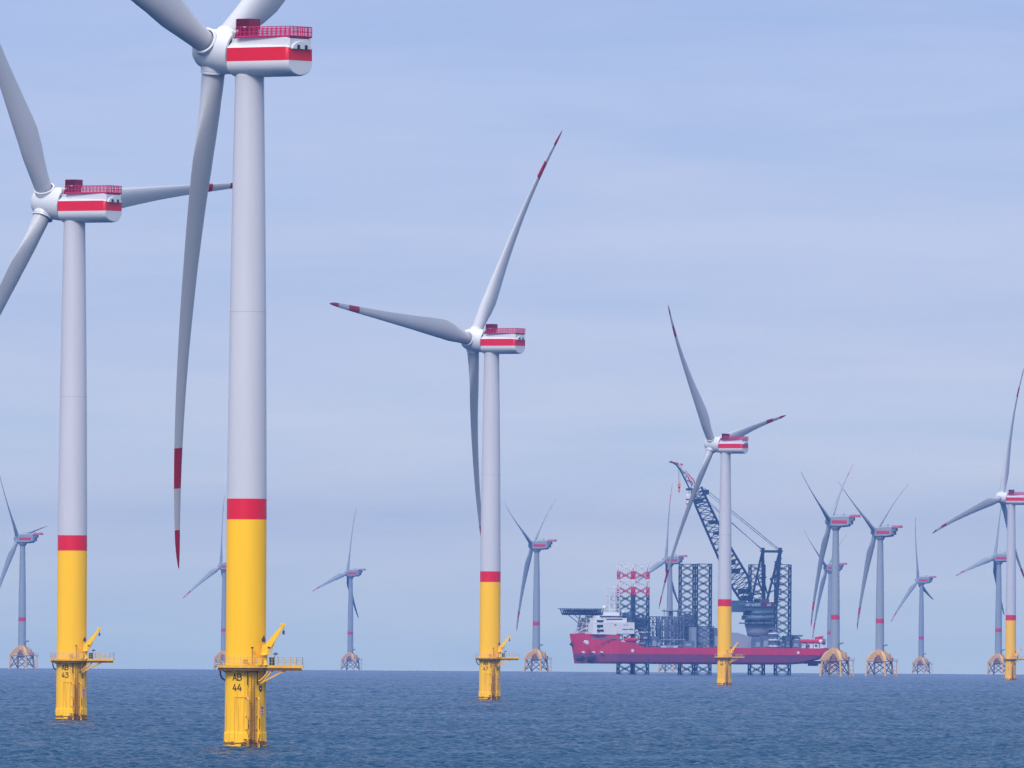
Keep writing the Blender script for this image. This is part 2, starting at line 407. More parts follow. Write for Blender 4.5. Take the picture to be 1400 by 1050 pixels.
def hub_mesh(ov_ring, sc_=1.0, mat=None):
    """rotor hub in rotor axes: +X upwind, Z along one blade"""
    m = MB()
    prof = [(0, 3.75), (.5, 3.72), (1.1, 3.58), (1.7, 3.3), (2.3, 2.85), (2.75, 2.3), (3.02, 1.6), (3.15, .8), (3.2, -.4), (3.22, -1.6), (3.22, -1.9), (3.1, -1.92), (3.1, -1.98), (3.36, -2.0), (3.38, -4.4), (3.0, -4.42)]
    m.lathe([(r*sc_, h*sc_) for r, h in prof], 56, axis='X')
    for k in range(3):
        A = 2*math.pi*k/3; q = Matrix.Rotation(A, 4, 'X')
        tmp = MB()
        tmp.lathe([(2.15, .6), (2.15, 2.75), (2.13, 3.1), (2.05, 3.14), (2.05, 3.22), (2.14, 3.26), (2.14, 3.5), (1.8, 3.52)], 40)
        m.add([(q @ Vector(p))*sc_+Vector((.08*sc_, 0, 0)) for p in tmp.v], tmp.f, 0, True)
    o = m.build('rotor_hub', mat or M['white_hub'], None, sharp=32)
    return o

def strokes(txt, r, s0, z0, wd, ht, gap, st):
    G = {'A': [[(0, 0), (.5, 1), (1, 0)], [(.17, .3), (.83, .3)]],
         'B': [[(0, 0), (0, 1), (.6, 1), (.85, .9), (.9, .75), (.82, .6), (.6, .53), (0, .53)], [(.6, .53), (.88, .43), (1, .27), (.88, .08), (.6, 0), (0, 0)]],
         '4': [[(.55, 1), (0, .27), (1, .27)], [(.72, .62), (.72, 0)]],
         '3': [[(.02, 1), (.95, 1), (.45, .6), (.75, .58), (.95, .45), (1, .28), (.88, .08), (.55, 0), (.2, .03), (0, .14)]],
         '7': [[(0, 1), (1, 1), (.35, 0)]],
         '8': [[(.5, .54), (.15, .62), (.07, .78), (.18, .94), (.5, 1), (.82, .94), (.93, .78), (.85, .62), (.5, .54), (.1, .44), (0, .26), (.14, .07), (.5, 0), (.86, .07), (1, .26), (.9, .44), (.5, .54)]]}
    m = MB()
    for ci, c in enumerate(txt):
        for pl in G[c]:
            P = [Vector((s0+ci*(wd+gap)+x*wd, z0+y*ht)) for x, y in pl]
            for a, b in zip(P[:-1], P[1:]):
                d = (b-a).normalized(); nrm = Vector((-d.y, d.x))*st/2; a2 = a-d*st*.35; b2 = b+d*st*.35
                for k in range(3):
                    p, q = a2.lerp(b2, k/3), a2.lerp(b2, (k+1)/3)
                    c4 = [p+nrm, q+nrm, q-nrm, p-nrm]
                    o_ = [wrap(r+.035, v.x, v.y) for v in c4]; i_ = [wrap(r+.004, v.x, v.y) for v in c4]
                    m.add(o_+i_, [(0, 1, 2, 3), (0, 4, 5, 1), (1, 5, 6, 2), (2, 6, 7, 3), (3, 7, 4, 0)])
    return m

def pile_r(z): return 3.23 if z < 2.45 else (3.1 if z < 2.7 else 3.08)
DECK = 12.6
def make_turbine():
    root = empty('wind_turbine')
    # pile
    m = MB(); m.lathe([(3.23, -4), (3.23, 2.3), (3.2, 2.42), (3.13, 2.5), (3.12, 2.58), (3.1, 6), (3.08, DECK-.45)], 64)
    pile = m.build('monopile', M['pile'], root, sharp=50)
    # pipes on the pile
    m = MB(); s_ = -1.66
    m.path([wrap(3.22, s_, -.5), wrap(3.3, s_, 2.4), wrap(3.16, s_, 2.9), wrap(3.16, s_, 7.7)], .035, 6)
    for z in (7.75,):
        m.path([wrap(3.16, s_+k*.3, z) for k in range(0, 8)], .04, 6)
    m.build('cable_conduit', M['yellow2'], pile)
    m = MB()
    th = R_(-112); c = Vector((math.sin(th), -math.cos(th), 0))
    pts = [c*4.2+Vector((0, 0, DECK-.5)), c*4.15+Vector((0, 0, DECK-1.4)), c*3.9+Vector((0, 0, DECK-2.0)), c*3.4+Vector((0, 0, DECK-2.3)), c*3.0+Vector((0, 0, DECK-2.35))]
    m.path(pts, .13, 8); m.build('drain_pipe', M['dark'], pile)
    # round mark (dark plate, pale centre) and a sign board on the right flank
    m = MB(); n = 20; s0, z0 = 2.62, 9.05
    for rx, rz, pr, mi in ((.33, .48, .05, 0), (.12, .15, .075, 1)):
        vo = [wrap(3.08+pr, s0+rx*math.cos(t*2*math.pi/n), z0+rz*math.sin(t*2*math.pi/n)) for t in range(n)]
        vi = [wrap(3.075, s0+rx*math.cos(t*2*math.pi/n), z0+rz*math.sin(t*2*math.pi/n)) for t in range(n)]
        m.add(vo+vi, [tuple(range(n))]+[(i, (i+1) % n, n+(i+1) % n, n+i) for i in range(n)], mi)
    m.build('round_mark', [M['black'], M['sign']], pile)
    m = MB()
    for (sa, sb, za, zb, pr, mi) in ((2.66, 3.5, 5.0, 6.5, .05, 0), (2.75, 3.3, 6.0, 6.3, .06, 1), (2.75, 3.2, 5.55, 5.75, .06, 2), (2.75, 3.3, 5.15, 5.3, .06, 1)):
        vs = [wrap(3.1+pr, sa+(sb-sa)*i/4, z) for z in (za, zb) for i in range(5)]
        m.add(vs, [(i, i+1, 5+i+1, 5+i) for i in range(4)], mi)
    m.build('sign_board', [M['sign'], M['red'], M['ship_grey']], pile)
    # tower
    zs = [DECK-.45, 20, 28, 34.6, 37.75, 45, 55, 65.95, 66.08, 75, 88, 100.5, 101.6, 102.2]
    rr = [3.06, 3.04, 3.03, 3.02, 3.01, 2.95, 2.85, 2.74, 2.738, 2.62, 2.42, 2.2, 2.2, 2.2]
    m = MB(); m.lathe(list(zip(rr, zs)), 64, mats=[1, 1, 1, 2, 0, 0, 0, 3]+[0]*5, cap=(False, True))
    m.build('tower', [M['white'], M['yellow'], M['red'], M['seam']], root)
    # access platform
    def disc(z0, z1, r, mi=0, x1=8.75, ya=-2.9, yb=2.0):
        P = []
        for i in range(41):
            t = R_(45+270*i/40); P.append((r*math.cos(t), r*math.sin(t)))
        P = [p for p in P]
        P += [(r*.72, ya), (x1, ya), (x1, yb), (r*.72, yb)]
        return P
    ring = disc(0, 0, 4.35)
    m = MB(); n = len(ring)
    m.add([(x, y, DECK-.42) for x, y in ring]+[(x, y, DECK) for x, y in ring], [tuple(range(n))[::-1], tuple(range(n, 2*n))]+[(i, (i+1) % n, n+(i+1) % n, n+i) for i in range(n)], 0)
    inn = [(x*.965, y*.965) for x, y in ring]
    m.add([(x, y, DECK-.82) for x, y in inn]+[(x, y, DECK-.43) for x, y in inn], [tuple(range(n))[::-1]]+[(i, (i+1) % n, n+(i+1) % n, n+i) for i in range(n)], 1)  # dark grating slab added so the deck underside reads darker
    for k in range(10):     # stub brackets below the deck edge
        t = R_(55+250*k/9); c, s_ = math.cos(t), math.sin(t)
        m.beam((3.0*c, 3.0*s_, DECK-1.15), (4.15*c, 4.15*s_, DECK-.45), .16, .2)
    plat = m.build('access_platform', [M['yellow2'], M['rust']], root)
    m = MB()
    for y in (-2.5, 1.6):
        m.beam((2.2, y, DECK-2.75), (6.4, y, DECK-.55), .2, .24); m.beam((2.5, y, DECK-2.5), (4.4, y, DECK-.5), .16, .2)
        m.beam((3, y, DECK-.55), (8.3, y, DECK-.55), .18, .3)
    m.beam((6.2, -2.5, DECK-.62), (6.2, 1.6, DECK-.62), .2, .2)
    m.path([(1.7, -2.7, DECK-2.5), (2.3, -2.75, DECK-2.3), (3.0, -2.6, DECK-1.6), (3.6, -2.6, DECK-.6)], .13, 8)
    m.build('platform_brace', M['yellow2'], plat)
    m = MB()
    pts = []
    for i in range(len(ring)):
        a, b = Vector((*ring[i], 0)), Vector((*ring[(i+1) % n], 0)); k = max(1, round((b-a).length/.95)); k = 1 if i < 40 else k
        for q in range(k): pts.append(a.lerp(b, q/k)*.985)
    for i, p in enumerate(pts):
        q = pts[(i+1) % len(pts)]
        if i >= 40 or i % 2 == 0:
            m.tube((p.x, p.y, DECK), (p.x, p.y, DECK+1.2), .035, 5, 0 if i % 3 else 1)
        for z in (.45, .82, 1.2): m.tube((p.x, p.y, DECK+z), (q.x, q.y, DECK+z), .028, 5, 0)
    # hoop gates
    for x in (5.2, 5.95, 6.7, 7.45): m.beam((x, -2.82, DECK+.02), (x, -2.82, DECK+1.2), .11, .11, 1)
    m.build('railing', [M['grate'], M['yellow2']], plat)
    # small equipment on the platform
    m = MB(); m.box(-.35, .4, -4.1, -3.7, DECK, DECK+.9); m.box(1.5, 2.5, -3.9, -3.3, DECK, DECK+1.1); m.tube((1.05, -3.6, DECK), (1.05, -3.6, DECK+2.6), .05, 6, 1); m.box(.85, 1.25, -3.7, -3.5, DECK+2.5, DECK+2.75, 1)
    m.box(3.6, 4.4, -2.0, -1.2, DECK, DECK+1.2, 1); m.tube((4.1, -2.3, DECK), (4.6, -2.3, DECK+2.0), .05, 5, 1); m.box(4.2, 4.9, -2.4, -2.0, DECK+1.6, DECK+1.8, 1)
    build_each(m, 'deck_equipment', [M['yellow2'], M['dark']], plat)
    # boat landing: two fender tubes, ladder between
    m = MB(); th = R_(18.5); rad = Vector((math.sin(th), -math.cos(th), 0)); tan = Vector((math.cos(th), math.sin(th), 0))
    P = lambda s_, r, z: rad*r+tan*s_+Vector((0, 0, z))
    for s_ in (-.85, .85):
        m.path([P(s_, 4.15, -1.5), P(s_, 4.15, 4.8)], .17, 10, 1 if s_ < 0 else 1)
        m.path([P(s_, 4.151, 4.8), P(s_, 4.151, 7.3), P(s_, 3.95, 7.65), P(s_, 3.0, 7.75)], .17, 10, 0)
        for z in (.9, 2.9, 4.9): m.tube(P(s_, 4.1, z), P(s_, 3.0, z), .11, 8, 0)
    bl = m.build('boat_landing', [M['yellow2'], M['yellow']], root)
    # growth and scraped rust on the fenders
    m = MB()
    for s_ in (-.85, .85):
        for k in range(16):
            z = random.uniform(.2, 4.9); hgt = random.uniform(.25, .8)*(1.3 if z < 4 else .6); t = random.uniform(-.8, .8)+math.pi
            pa = P(s_, 4.15, z)+rad*.16*1-tan*.0; c_ = rad*math.cos(t-math.pi)*.135+tan*math.sin(t-math.pi)*.135
            q = P(s_, 4.15, z)+c_; m.beam(q, q+Vector((0, 0, hgt)), .12, .1)
    build_each(m, 'fender_rust', M['rust'], bl)
    m = MB()
    for s_ in (-.28, .28):
        m.tube(P(s_, 3.75, -1), P(s_, 3.75, DECK-.4), .06, 6)
    for k in range(34): z = -.2+k*.37; m.tube(P(-.28, 3.75, z), P(.28, 3.75, z), .03, 5)
    m.build('ladder', M['rust'], bl)
    m = MB()
    for s_ in (-.78, .78): m.tube(P(s_, 3.4, DECK-3.0), P(s_, 3.4, DECK-.4), .09, 6)
    build_each(m, 'guard_post', M['dark'], bl)
    m = MB()
    for i in range(14):
        s0 = random.uniform(-1.8, 2.2); z = random.uniform(.35, 1.5 if abs(s0) < 1.4 else .8)
        m.beam(P(s0, 3.5, z), P(s0+random.uniform(.3, .9), 3.6, z+random.uniform(-.25, .25)), .25, random.uniform(.12, .35))
    build_each(m, 'marine_growth', M['rust'], bl)
    # davit crane
    m = MB(); b0 = Vector((2.85, -2.75, DECK))
    m.lathe([(.55, 0), (.55, .15), (.42, .2), (.42, 1.4), (.6, 1.45), (.6, 1.75)], 20, o=b0, cap=(False, True))
    tip = Vector((5.75, -3.1, DECK+6.1)); st = b0+Vector((.05, 0, 2.2))
    m.beam(b0+Vector((0, 0, 1.5)), b0+Vector((.15, 0, 3.1)), .75, 1.0, 0, .65, .9)
    dc = m.build('davit_crane', M['yellow'], root)
    m = MB()
    m.beam(st, tip, .55, 1.15, 0, .32, .34); m.tube(b0+Vector((.75, 0, 1.4)), st.lerp(tip, .42)+Vector((.2, 0, -.4)), .1, 8)
    m.box(tip.x-.5, tip.x+.35, tip.y-.2, tip.y+.2, tip.z-.1, tip.z+.22)
    bm_ = m.build('crane_boom', M['yellow'], dc)
    m = MB(); m.tube(tip+Vector((0, 0, -.1)), tip+Vector((0, 0, -.9)), .03, 5); m.box(tip.x-.17, tip.x+.17, tip.y-.14, tip.y+.14, tip.z-1.45, tip.z-.85)
    m.build('crane_hook', M['dark'], dc)
    m = MB(); m.box(b0.x-.4, b0.x+.15, b0.y-.3, b0.y+.3, DECK+3.5, DECK+4.1); m.tube(b0+Vector((-.1, 0, 4.1)), b0+Vector((-.1, 0, 4.45)), .12, 6); m.box(b0.x+.5, b0.x+.9, b0.y-.5, b0.y-.42, DECK+2.6, DECK+2.8)
    build_each(m, 'crane_winch', M['dark'], dc)
    # nacelle in its own axes (+X downwind)
    nac = empty('tmp')
    m = MB()
    def section(x, k):
        """k 0 front .. 1 rear ; U bottom, straight flanks, ledge, narrower top house"""
        hw = 3.2-.05*k; zt = 2.35; led = 1.25-.95*k; zl = .97; tw_ = hw-led
        rise = .75*(1-k)+.06
        Pn = []
        for i in range(13):
            t = math.pi*i/12; Pn.append((hw*math.cos(t)*1.0, -1.55-1.95*math.sin(t)))
        h = [(hw, -1.16), (hw, .9), (hw-.06, zl), (tw_, zl+rise), (tw_, zt)]
        right = [p for p in h]; left = [(-p[0], p[1]) for p in h]
        ring = list(reversed(right))+Pn+left
        return [(x, a, b) for a, b in ring]
    xs = [-1.95, -1.6, 2, 5, 8, 9.0, 9.3, 9.5, 9.62]; sh = {9.3: .985, 9.5: .958, 9.62: .915}
    rings = []
    for x in xs:
        k = (x+1.95)/11.57; rr = section(x, k)
        if x in sh: rr = [(x, a*sh[x], -.6+(b+.6)*sh[x]) for (_, a, b) in rr]
        rings.append(rr)
    nn = len(rings[0])
    redset = {nn-5, 3}          # the flank faces between z -1.08 and .55
    def nm(k, i):
        if i < 0: return 0
        return 1 if i in redset else 0
    m.loft(rings, mats=nm, smooth=True)
    body = m.build('nacelle', [M['white_hub'], M['red']], root, sharp=38)
    # red band continues across the stern as a plate let into it
    m = MB(); m.add([(9.625+.012, y, z) for y, z in ((-2.88, -1.112), (2.88, -1.112), (2.88, .772), (-2.88, .772))], [(0, 1, 2, 3)])
    m.add([(9.63, y, z) for y, z in ((-2.88, -1.112), (2.88, -1.112), (2.88, .772), (-2.88, .772))], [(3, 2, 1, 0)])
    m.build('stern_band', M['red'], body)
    # pale arched hood with two dark vents at the stern
    m = MB(); ar = [(2.5*math.cos(math.pi*i/14), 1.3*math.sin(math.pi*i/14)) for i in range(15)]
    pts0 = [(8.6, a, .62+b) for a, b in ar]; pts1 = [(9.95, a*.93, .62+b*.86) for a, b in ar]
    m.add(pts0+pts1, [(i, i+1, 15+i+1, 15+i) for i in range(14)]+[tuple(range(15, 30)), tuple(range(15))[::-1], (0, 15, 29, 14)], 0)
    hood = m.build('vent_hood', M['white_hub'], body)
    for y in (-.95, .95):
        m = MB(); m.box(9.95, 10.06, y-.27, y+.27, .64, 1.22); m.build('vent_opening', M['black'], body)
    # heli-hoist platform railing (red mesh panels)
    m = MB(); z0, z1 = 2.42, 4.0; x0, x1, hw = -.55, 9.66, 2.72
    m.box(x0, x1, -hw, hw, z0-.08, z0+.1, 0)
    loop = []
    nx, ny = 12, 6
    for i in range(nx): loop.append((x0+(x1-x0)*i/nx, -hw))
    for i in range(ny): loop.append((x1, -hw+2*hw*i/ny))
    for i in range(nx): loop.append((x1-(x1-x0)*i/nx, hw))
    for i in range(ny): loop.append((x0, hw-2*hw*i/ny))
    for i, p in enumerate(loop):
        q = loop[(i+1) % len(loop)]
        m.beam((*p, z0), (*p, z1), .12, .12)
        for z, r in ((z1, .06), (z0+.85, .045), (z0+.16, .1)): m.tube((*p, z), (*q, z), r, 5)
        for f in (.33, .66):
            a = (p[0]+(q[0]-p[0])*f, p[1]+(q[1]-p[1])*f); m.tube((*a, z0), (*a, z1), .025, 4)
        for z in np.arange(z0+.4, z1, .4): m.tube((*p, z), (*q, z), .02, 4)
    m.build('hoist_railing', M['rail_red'], body)
    m = MB(); m.box(-.6, 1.75, -2.6, .3, 3.7, 5.3); 
    for k in range(15): m.box(-.62, 1.77, -2.66, -2.6, 3.78+k*.095, 3.81+k*.095)
    for k in range(5): m.box(-.5+k*.5, -.42+k*.5, -2.68, -2.6, 3.7, 5.3)
    m.box(-.4, 1.55, -2.4, .1, 2.46, 3.7)
    m.build('cooler', M['cooler_red'], body)
    m = MB(); m.tube((-1.3, -2.2, 2.3), (-1.3, -2.2, 4.1), .05, 6); m.tube((-1.3, -2.2, 4.0), (1.4, -2.85, 4.0), .06, 6); m.tube((-1.8, -2.0, 2.3), (-1.8, -2.0, 3.4), .05, 6)
    m.box(-2.0, -1.6, -2.1, -1.8, 3.2, 3.5); m.tube((-.9, 1, 2.3), (-.9, 1, 4.6), .05, 6); m.box(-.75, -.6, -2.75, -2.0, 3.9, 5.2)
    build_each(m, 'sensor_mast', M['ship_white'], body)
    bpy.data.objects.remove(nac)
    hb = hub_mesh(0); hb.parent = root
    for k in range(3):
        b = bpy.data.objects.new('rotor_blade', BLADE); col.objects.link(b); b.parent = root
    return root
OV = 6.5
def pose(root, phi, th0, ov=OV, hub=HUB, length=1.0):
    k = 0
    for c in kids(root):
        nme = c.name.split('.')[0]
        if nme == 'nacelle': c.matrix_local = Matrix.Translation((0, 0, hub)) @ Matrix.Rotation(-phi, 4, 'Z')
        elif nme == 'rotor_hub': c.matrix_local = rotor_matrix(phi, ov, hub, th0)
        elif nme == 'rotor_blade':
            c.matrix_local = rotor_matrix(phi, ov, hub, th0+2*math.pi*k/3) @ Matrix.Diagonal((1, 1, length, 1)); k += 1
GT = 'white wind turbines standing on yellow monopiles'
proto = make_turbine()
T = [  # x, y, yaw, azimuth, lettering, label
    (-40.0, 2212.4, 36.3, 53.9, ('AB', '44'), 'largest white wind turbine, its yellow base lettered AB 44'),
    (-89.5, 2985.1, 32.5, -34.3, ('AB', '43'), 'white wind turbine with yellow base lettered AB 43, its raised blade cut off'),
    (-6.0, 4291.8, 30.0, 36.2, ('AB', '47'), 'white wind turbine on yellow base lettered AB 47, its blade tips banded red'),
    (93.8, 6410.3, 27.4, -40.0, ('AB', '48'), 'white wind turbine on yellow base standing directly in front of the red jack-up ship'),
    (289.8, 8474.6, 29.0, 13.5, None, 'white wind turbine on yellow base partly cut off by the right edge'),
]
trees = [proto]+[copy_tree(proto) for _ in T[1:]]
for root, (x, y, ph, th, let, lab) in zip(trees, T):
    root.location = (x, y, ground(x, y)); tag(root, lab, 'wind turbine', GT); pose(root, R_(ph), R_(th), length=1.022 if let == ('AB', '44') else 1.0)
    if let:
        pl = [c for c in kids(root) if c.name.startswith('monopile')][0]
        for txt, z0 in zip(let, (10.3, 8.72)):
            strokes(txt, 3.08, -1.98, z0, .60, .98, .20, .17).build('lettering', M['black'], pl)

# ------------------------------------------------------------------ grey turbines on jackets, far off
BLADE_FAR = blade_mesh(73.0, M['pink'], 'rotor_blade', 3.2, 5.4, cone=.078, bow=.05, pitch=-42)
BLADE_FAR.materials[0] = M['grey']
def make_far():
    root = empty('wind_turbine')
    m = MB()
    tops = []; bots = []
    for k in range(4):
        t = R_(45+90*k-24); c, s_ = math.cos(t), math.sin(t)
        tops.append(Vector((9.2*c, 9.2*s_, 11.2))); bots.append(Vector((11.6*c, 11.6*s_, -6)))
        m.tube(bots[-1], tops[-1], .75, 10, 0)
        m.lathe([(.95, 10.4), (.95, 12.0)], 10, o=(9.2*c, 9.2*s_, 0), cap=(True, True))
    m.lathe([(2.5, 9.6), (3.2, 10.4), (3.25, 15.5), (3.3, 16.6), (3.35, 19.6)], 28, mats=[1, 1, 0, 0], cap=(True, True))  # lower column coloured dark for the shade under the arms
    # arched box arms from the column to the leg tops
    for k in range(4):
        t = R_(45+90*k-24); c, s_ = math.cos(t), math.sin(t)
        arc = [(2.4, 16.4, 4.2), (4.2, 15.8, 4.0), (6.0, 14.7, 3.7), (7.5, 13.3, 3.3), (8.7, 11.9, 2.8), (9.3, 10.6, 2.2)]
        rings = []
        for i, (r, z, h) in enumerate(arc):
            slope = (arc[min(i+1, 5)][1]-arc[max(i-1, 0)][1])/(arc[min(i+1, 5)][0]-arc[max(i-1, 0)][0]); nrm = Vector((-slope, 0, 1)).normalized()
            q = []
            for dw, dh in ((-1.25, -1), (1.25, -1), (1.15, 1), (-1.15, 1)):
                rr = r+nrm.x*dh*h/2; zz = z+nrm.z*dh*h/2
                q.append((rr*c-dw*s_, rr*s_+dw*c, zz))
            rings.append(q)
        m.loft(rings, smooth=False)
    jk = m.build('jacket_foundation', [M['jacket'], M['jacket_dark']], root, sharp=40)
    m = MB()
    for k in range(4):
        a0, a1, b0, b1 = bots[k], tops[k], bots[(k+1) % 4], tops[(k+1) % 4]
        m.tube(a0.lerp(a1, .42), b0.lerp(b1, .97), .38, 7); m.tube(b0.lerp(b1, .42), a0.lerp(a1, .97), .38, 7)
        m.tube(a0.lerp(a1, .98), b0.lerp(b1, .98), .3, 7)
    m.build('cross_brace', M['jacket_dark'], jk)
    m = MB(); m.box(7, 13.2, -6, 3, 10.9, 11.3); 
    for x in (7.4, 9.2, 11, 13):
        for y in (-5.9, 2.9): m.beam((x, y, 11.3), (x, y, 12.6), .15, .15)
    for y in (-5.9, 2.9): m.beam((7, y, 12.6), (13.1, y, 12.6), .15, .15)
    m.beam((13.1, -5.9, 12.6), (13.1, 2.9, 12.6), .15, .15)
    m.beam((7.5, -2.5, 11), (7.5, -2.5, 16.5), 1.0, .6); m.box(8.5, 10, -4, -2, 11.3, 13.6)
    m.build('work_platform', M['jacket_dark'], jk)
    m = MB()
    for y in (-5, -2.6): m.tube((12.6, y, -3), (12.2, y, 10.8), .3, 7)
    for z in (1.5, 4.5, 7.5): m.tube((12.5, -5, z), (12.4, -2.6, z), .2, 6); m.tube((12.4, -3.8, z), (9.5, -4.5, z), .22, 6)
    m.build('boat_landing', M['jacket'], jk)
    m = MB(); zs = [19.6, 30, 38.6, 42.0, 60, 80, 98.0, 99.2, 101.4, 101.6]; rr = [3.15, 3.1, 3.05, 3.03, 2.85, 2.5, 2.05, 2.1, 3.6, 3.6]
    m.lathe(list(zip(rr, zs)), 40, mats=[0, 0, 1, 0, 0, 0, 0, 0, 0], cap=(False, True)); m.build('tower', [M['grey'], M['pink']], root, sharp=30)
    m = MB(); m.beam((2.2, -2.4, 19.4), (2.6, -2.6, 22.2), .9, .9); m.beam((2.2, -2.5, 21.9), (5.6, -2.6, 23.0), .9, 1.1); m.build('davit_crane', M['grey_dark'], root)
    # nacelle
    m = MB()
    def sec(x, w_, zb, zt, ch=.5):
        return [(x, -w_, zb+ch*2), (x, -w_*.6, zb), (x, w_*.6, zb), (x, w_, zb+ch*2), (x, w_, zt-ch), (x, w_-ch, zt), (x, -w_+ch, zt), (x, -w_, zt-ch)]
    R0 = [sec(-3.9, 2.6, -2.8, 3.0), sec(-2.5, 3.4, -3.4, 3.9), sec(5.0, 3.4, -3.4, 4.4), sec(9.5, 3.3, -2.9, 4.4), sec(10.3, 2.9, -1.9, 3.9)]
    m.loft(R0, smooth=False)
    nc = m.build('nacelle', M['grey'], root)
    m = MB()
    for sy in (-1, 1):
        m.box(-1.8, 8.8, sy*3.43-.03, sy*3.43+.03, -1.0, 1.3)
    build_each(m, 'flank_band', M['pink'], nc)
    m = MB(); m.box(9.3, 11.6, -2.6, 2.6, -1.6, 1.6); m.box(10.4, 13.0, -2.2, 2.2, 1.0, 3.3); m.build('rear_cooler', M['grey_dark'], nc)
    m = MB(); m.box(10.6, 16.6, -2.6, 2.6, 3.4, 3.7)
    loop = [(10.6, -2.6), (13.6, -2.6), (16.6, -2.6), (16.6, 0), (16.6, 2.6), (13.6, 2.6), (10.6, 2.6)]
    for a, b in zip(loop[:-1], loop[1:]):
        m.beam((*a, 3.6), (*a, 5.2), .2, .2)
        for z in (3.8, 4.2, 4.6, 5.0): m.beam((*a, z), (*b, z), .12, .26)
    m.build('hoist_platform', M['pink'], nc)
    m = MB(); 
    for x in (0, 2.5, 5, 7.5): 
        for sy in (-1, 1): m.beam((x, sy*2.6, 4.2), (x, sy*2.6, 5.4), .1, .1)
    for sy in (-1, 1): m.beam((0, sy*2.6, 5.4), (7.5, sy*2.6, 5.4), .12, .12)
    m.box(5.5, 6.3, -.5, .5, 4.4, 6.0); m.build('roof_rail', M['grey'], nc)
    hb = hub_mesh(0, .93, M['grey']); hb.parent = root
    for k in range(3):
        b = bpy.data.objects.new('rotor_blade', BLADE_FAR); col.objects.link(b); b.parent = root
    return root
GF = 'grey wind turbines on yellow jacket foundations'
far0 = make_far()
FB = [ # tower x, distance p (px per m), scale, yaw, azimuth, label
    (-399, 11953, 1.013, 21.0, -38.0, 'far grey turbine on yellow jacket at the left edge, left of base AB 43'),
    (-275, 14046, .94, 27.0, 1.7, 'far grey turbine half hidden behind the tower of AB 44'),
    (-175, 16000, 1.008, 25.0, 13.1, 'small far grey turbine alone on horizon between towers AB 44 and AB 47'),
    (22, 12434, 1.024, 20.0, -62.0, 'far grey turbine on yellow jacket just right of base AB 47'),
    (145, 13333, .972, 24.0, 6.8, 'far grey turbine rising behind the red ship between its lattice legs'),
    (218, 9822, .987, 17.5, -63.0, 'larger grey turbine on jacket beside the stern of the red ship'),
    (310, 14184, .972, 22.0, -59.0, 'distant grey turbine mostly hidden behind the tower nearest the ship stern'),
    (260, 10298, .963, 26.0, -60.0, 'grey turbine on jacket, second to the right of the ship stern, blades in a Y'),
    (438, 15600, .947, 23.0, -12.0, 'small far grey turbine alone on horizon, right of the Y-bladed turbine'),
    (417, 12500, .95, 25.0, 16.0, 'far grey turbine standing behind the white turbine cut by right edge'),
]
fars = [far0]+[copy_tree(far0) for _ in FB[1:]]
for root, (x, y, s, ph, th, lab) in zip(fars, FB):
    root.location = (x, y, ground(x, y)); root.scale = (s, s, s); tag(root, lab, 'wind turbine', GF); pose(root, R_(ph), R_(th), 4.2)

# ------------------------------------------------------------------ jack-up ship
PSI = R_(17); SD = 20000/1.9; SX = (955-700)/1.9
SX = 135.5
ship = empty('jack_up_ship', (SX, SD, ground(SX, SD)), PSI)
tag(ship, 'red jack-up installation ship raised on six dark lattice legs with a crane on the right', 'ship')
cP, sP = math.cos(PSI), math.sin(PSI)
def ix(px, Y=0): return ((px-955)/1.9+Y*sP)/cP
def iz(py): return (924-py)/1.9
def hull_ring(X, b, zt, zb, zm, rake=0):
    return [(X, -b, zt), (X+rake*.75, -b, zm), (X+rake, -b*.98, zb+1.5), (X+rake, -b*.93, zb), (X+rake, b*.93, zb), (X+rake, b*.98, zb+1.5), (X+rake*.75, b, zm), (X, b, zt)]
zb, zm, zd = iz(909.5), iz(896), iz(887)
ST = [(-97.2, .5, iz(869), zb+.8, zm, 3.6), (-95, 4.5, iz(869), zb+.2, zm, 2.6), (-92, 8.5, iz(869), zb, zm, 1.6), (-86, 14, iz(869.3), zb, zm, .6), (-79, 19.5, iz(869.6), zb, zm), (-72, 23, iz(870), zb, zm), (-68, 24, iz(870), zb, zm), (-66, 24, iz(879.5), zb, zm), (-57, 24, iz(880), zb, zm), (-48.5, 24, zd, zb, zm), (0, 24, zd, zb, zm), (60, 24, zd, zb, zm), (70, 24, zd, zb+.7, zm), (84, 24, zd, iz(902), zm-.2), (89, 23.5, iz(886), iz(896.5), iz(893.5)), (91.5, 22, iz(887.5), iz(894.5), iz(892.5))]
m = MB()
m.loft([hull_ring(*q) for q in ST], smooth=False, mats=lambda k, i: 1 if i in (1, 2, 3, 4, 5) else 0)
hull = m.build('hull', [M['ship_red'], M['antifoul']], ship)
m = MB()   # thruster tunnels and bow marks
for px in (794, 808): X = ix(px, -19); m.tube((X, -23, iz(903)), (X, -13, iz(903)), 1.9, 12)
build_each(m, 'thruster_tunnel', M['black'], hull)
m = MB()
for px, py, r in ((801, 880.5, 1.5), (797, 894, .7), (811, 894, .7), (822, 894, .7), (864, 891.5, 1.2), (1091, 893, 1.1)):
    Y = -24.2 if px > 830 else -21.0; X = ix(px, Y); m.tube((X, Y+2.5, iz(py)), (X, Y-.1 if px > 830 else Y-1.5, iz(py)), r, 10)
build_each(m, 'hull_fitting', M['ship_white'], hull)
m = MB()
for px in range(808, 836, 9): X = ix(px, -24); m.box(X, X+3.6, -24.15, -23.5, iz(876), iz(874.3))
build_each(m, 'mooring_opening', M['ship_grey'], hull)
m = MB(); X = ix(780, 0); m.beam((X-.5, -1.6, iz(885)), (X+.6, -1.6, iz(882)), 1.6, 2.2); m.build('anchor', M['dark'], hull)
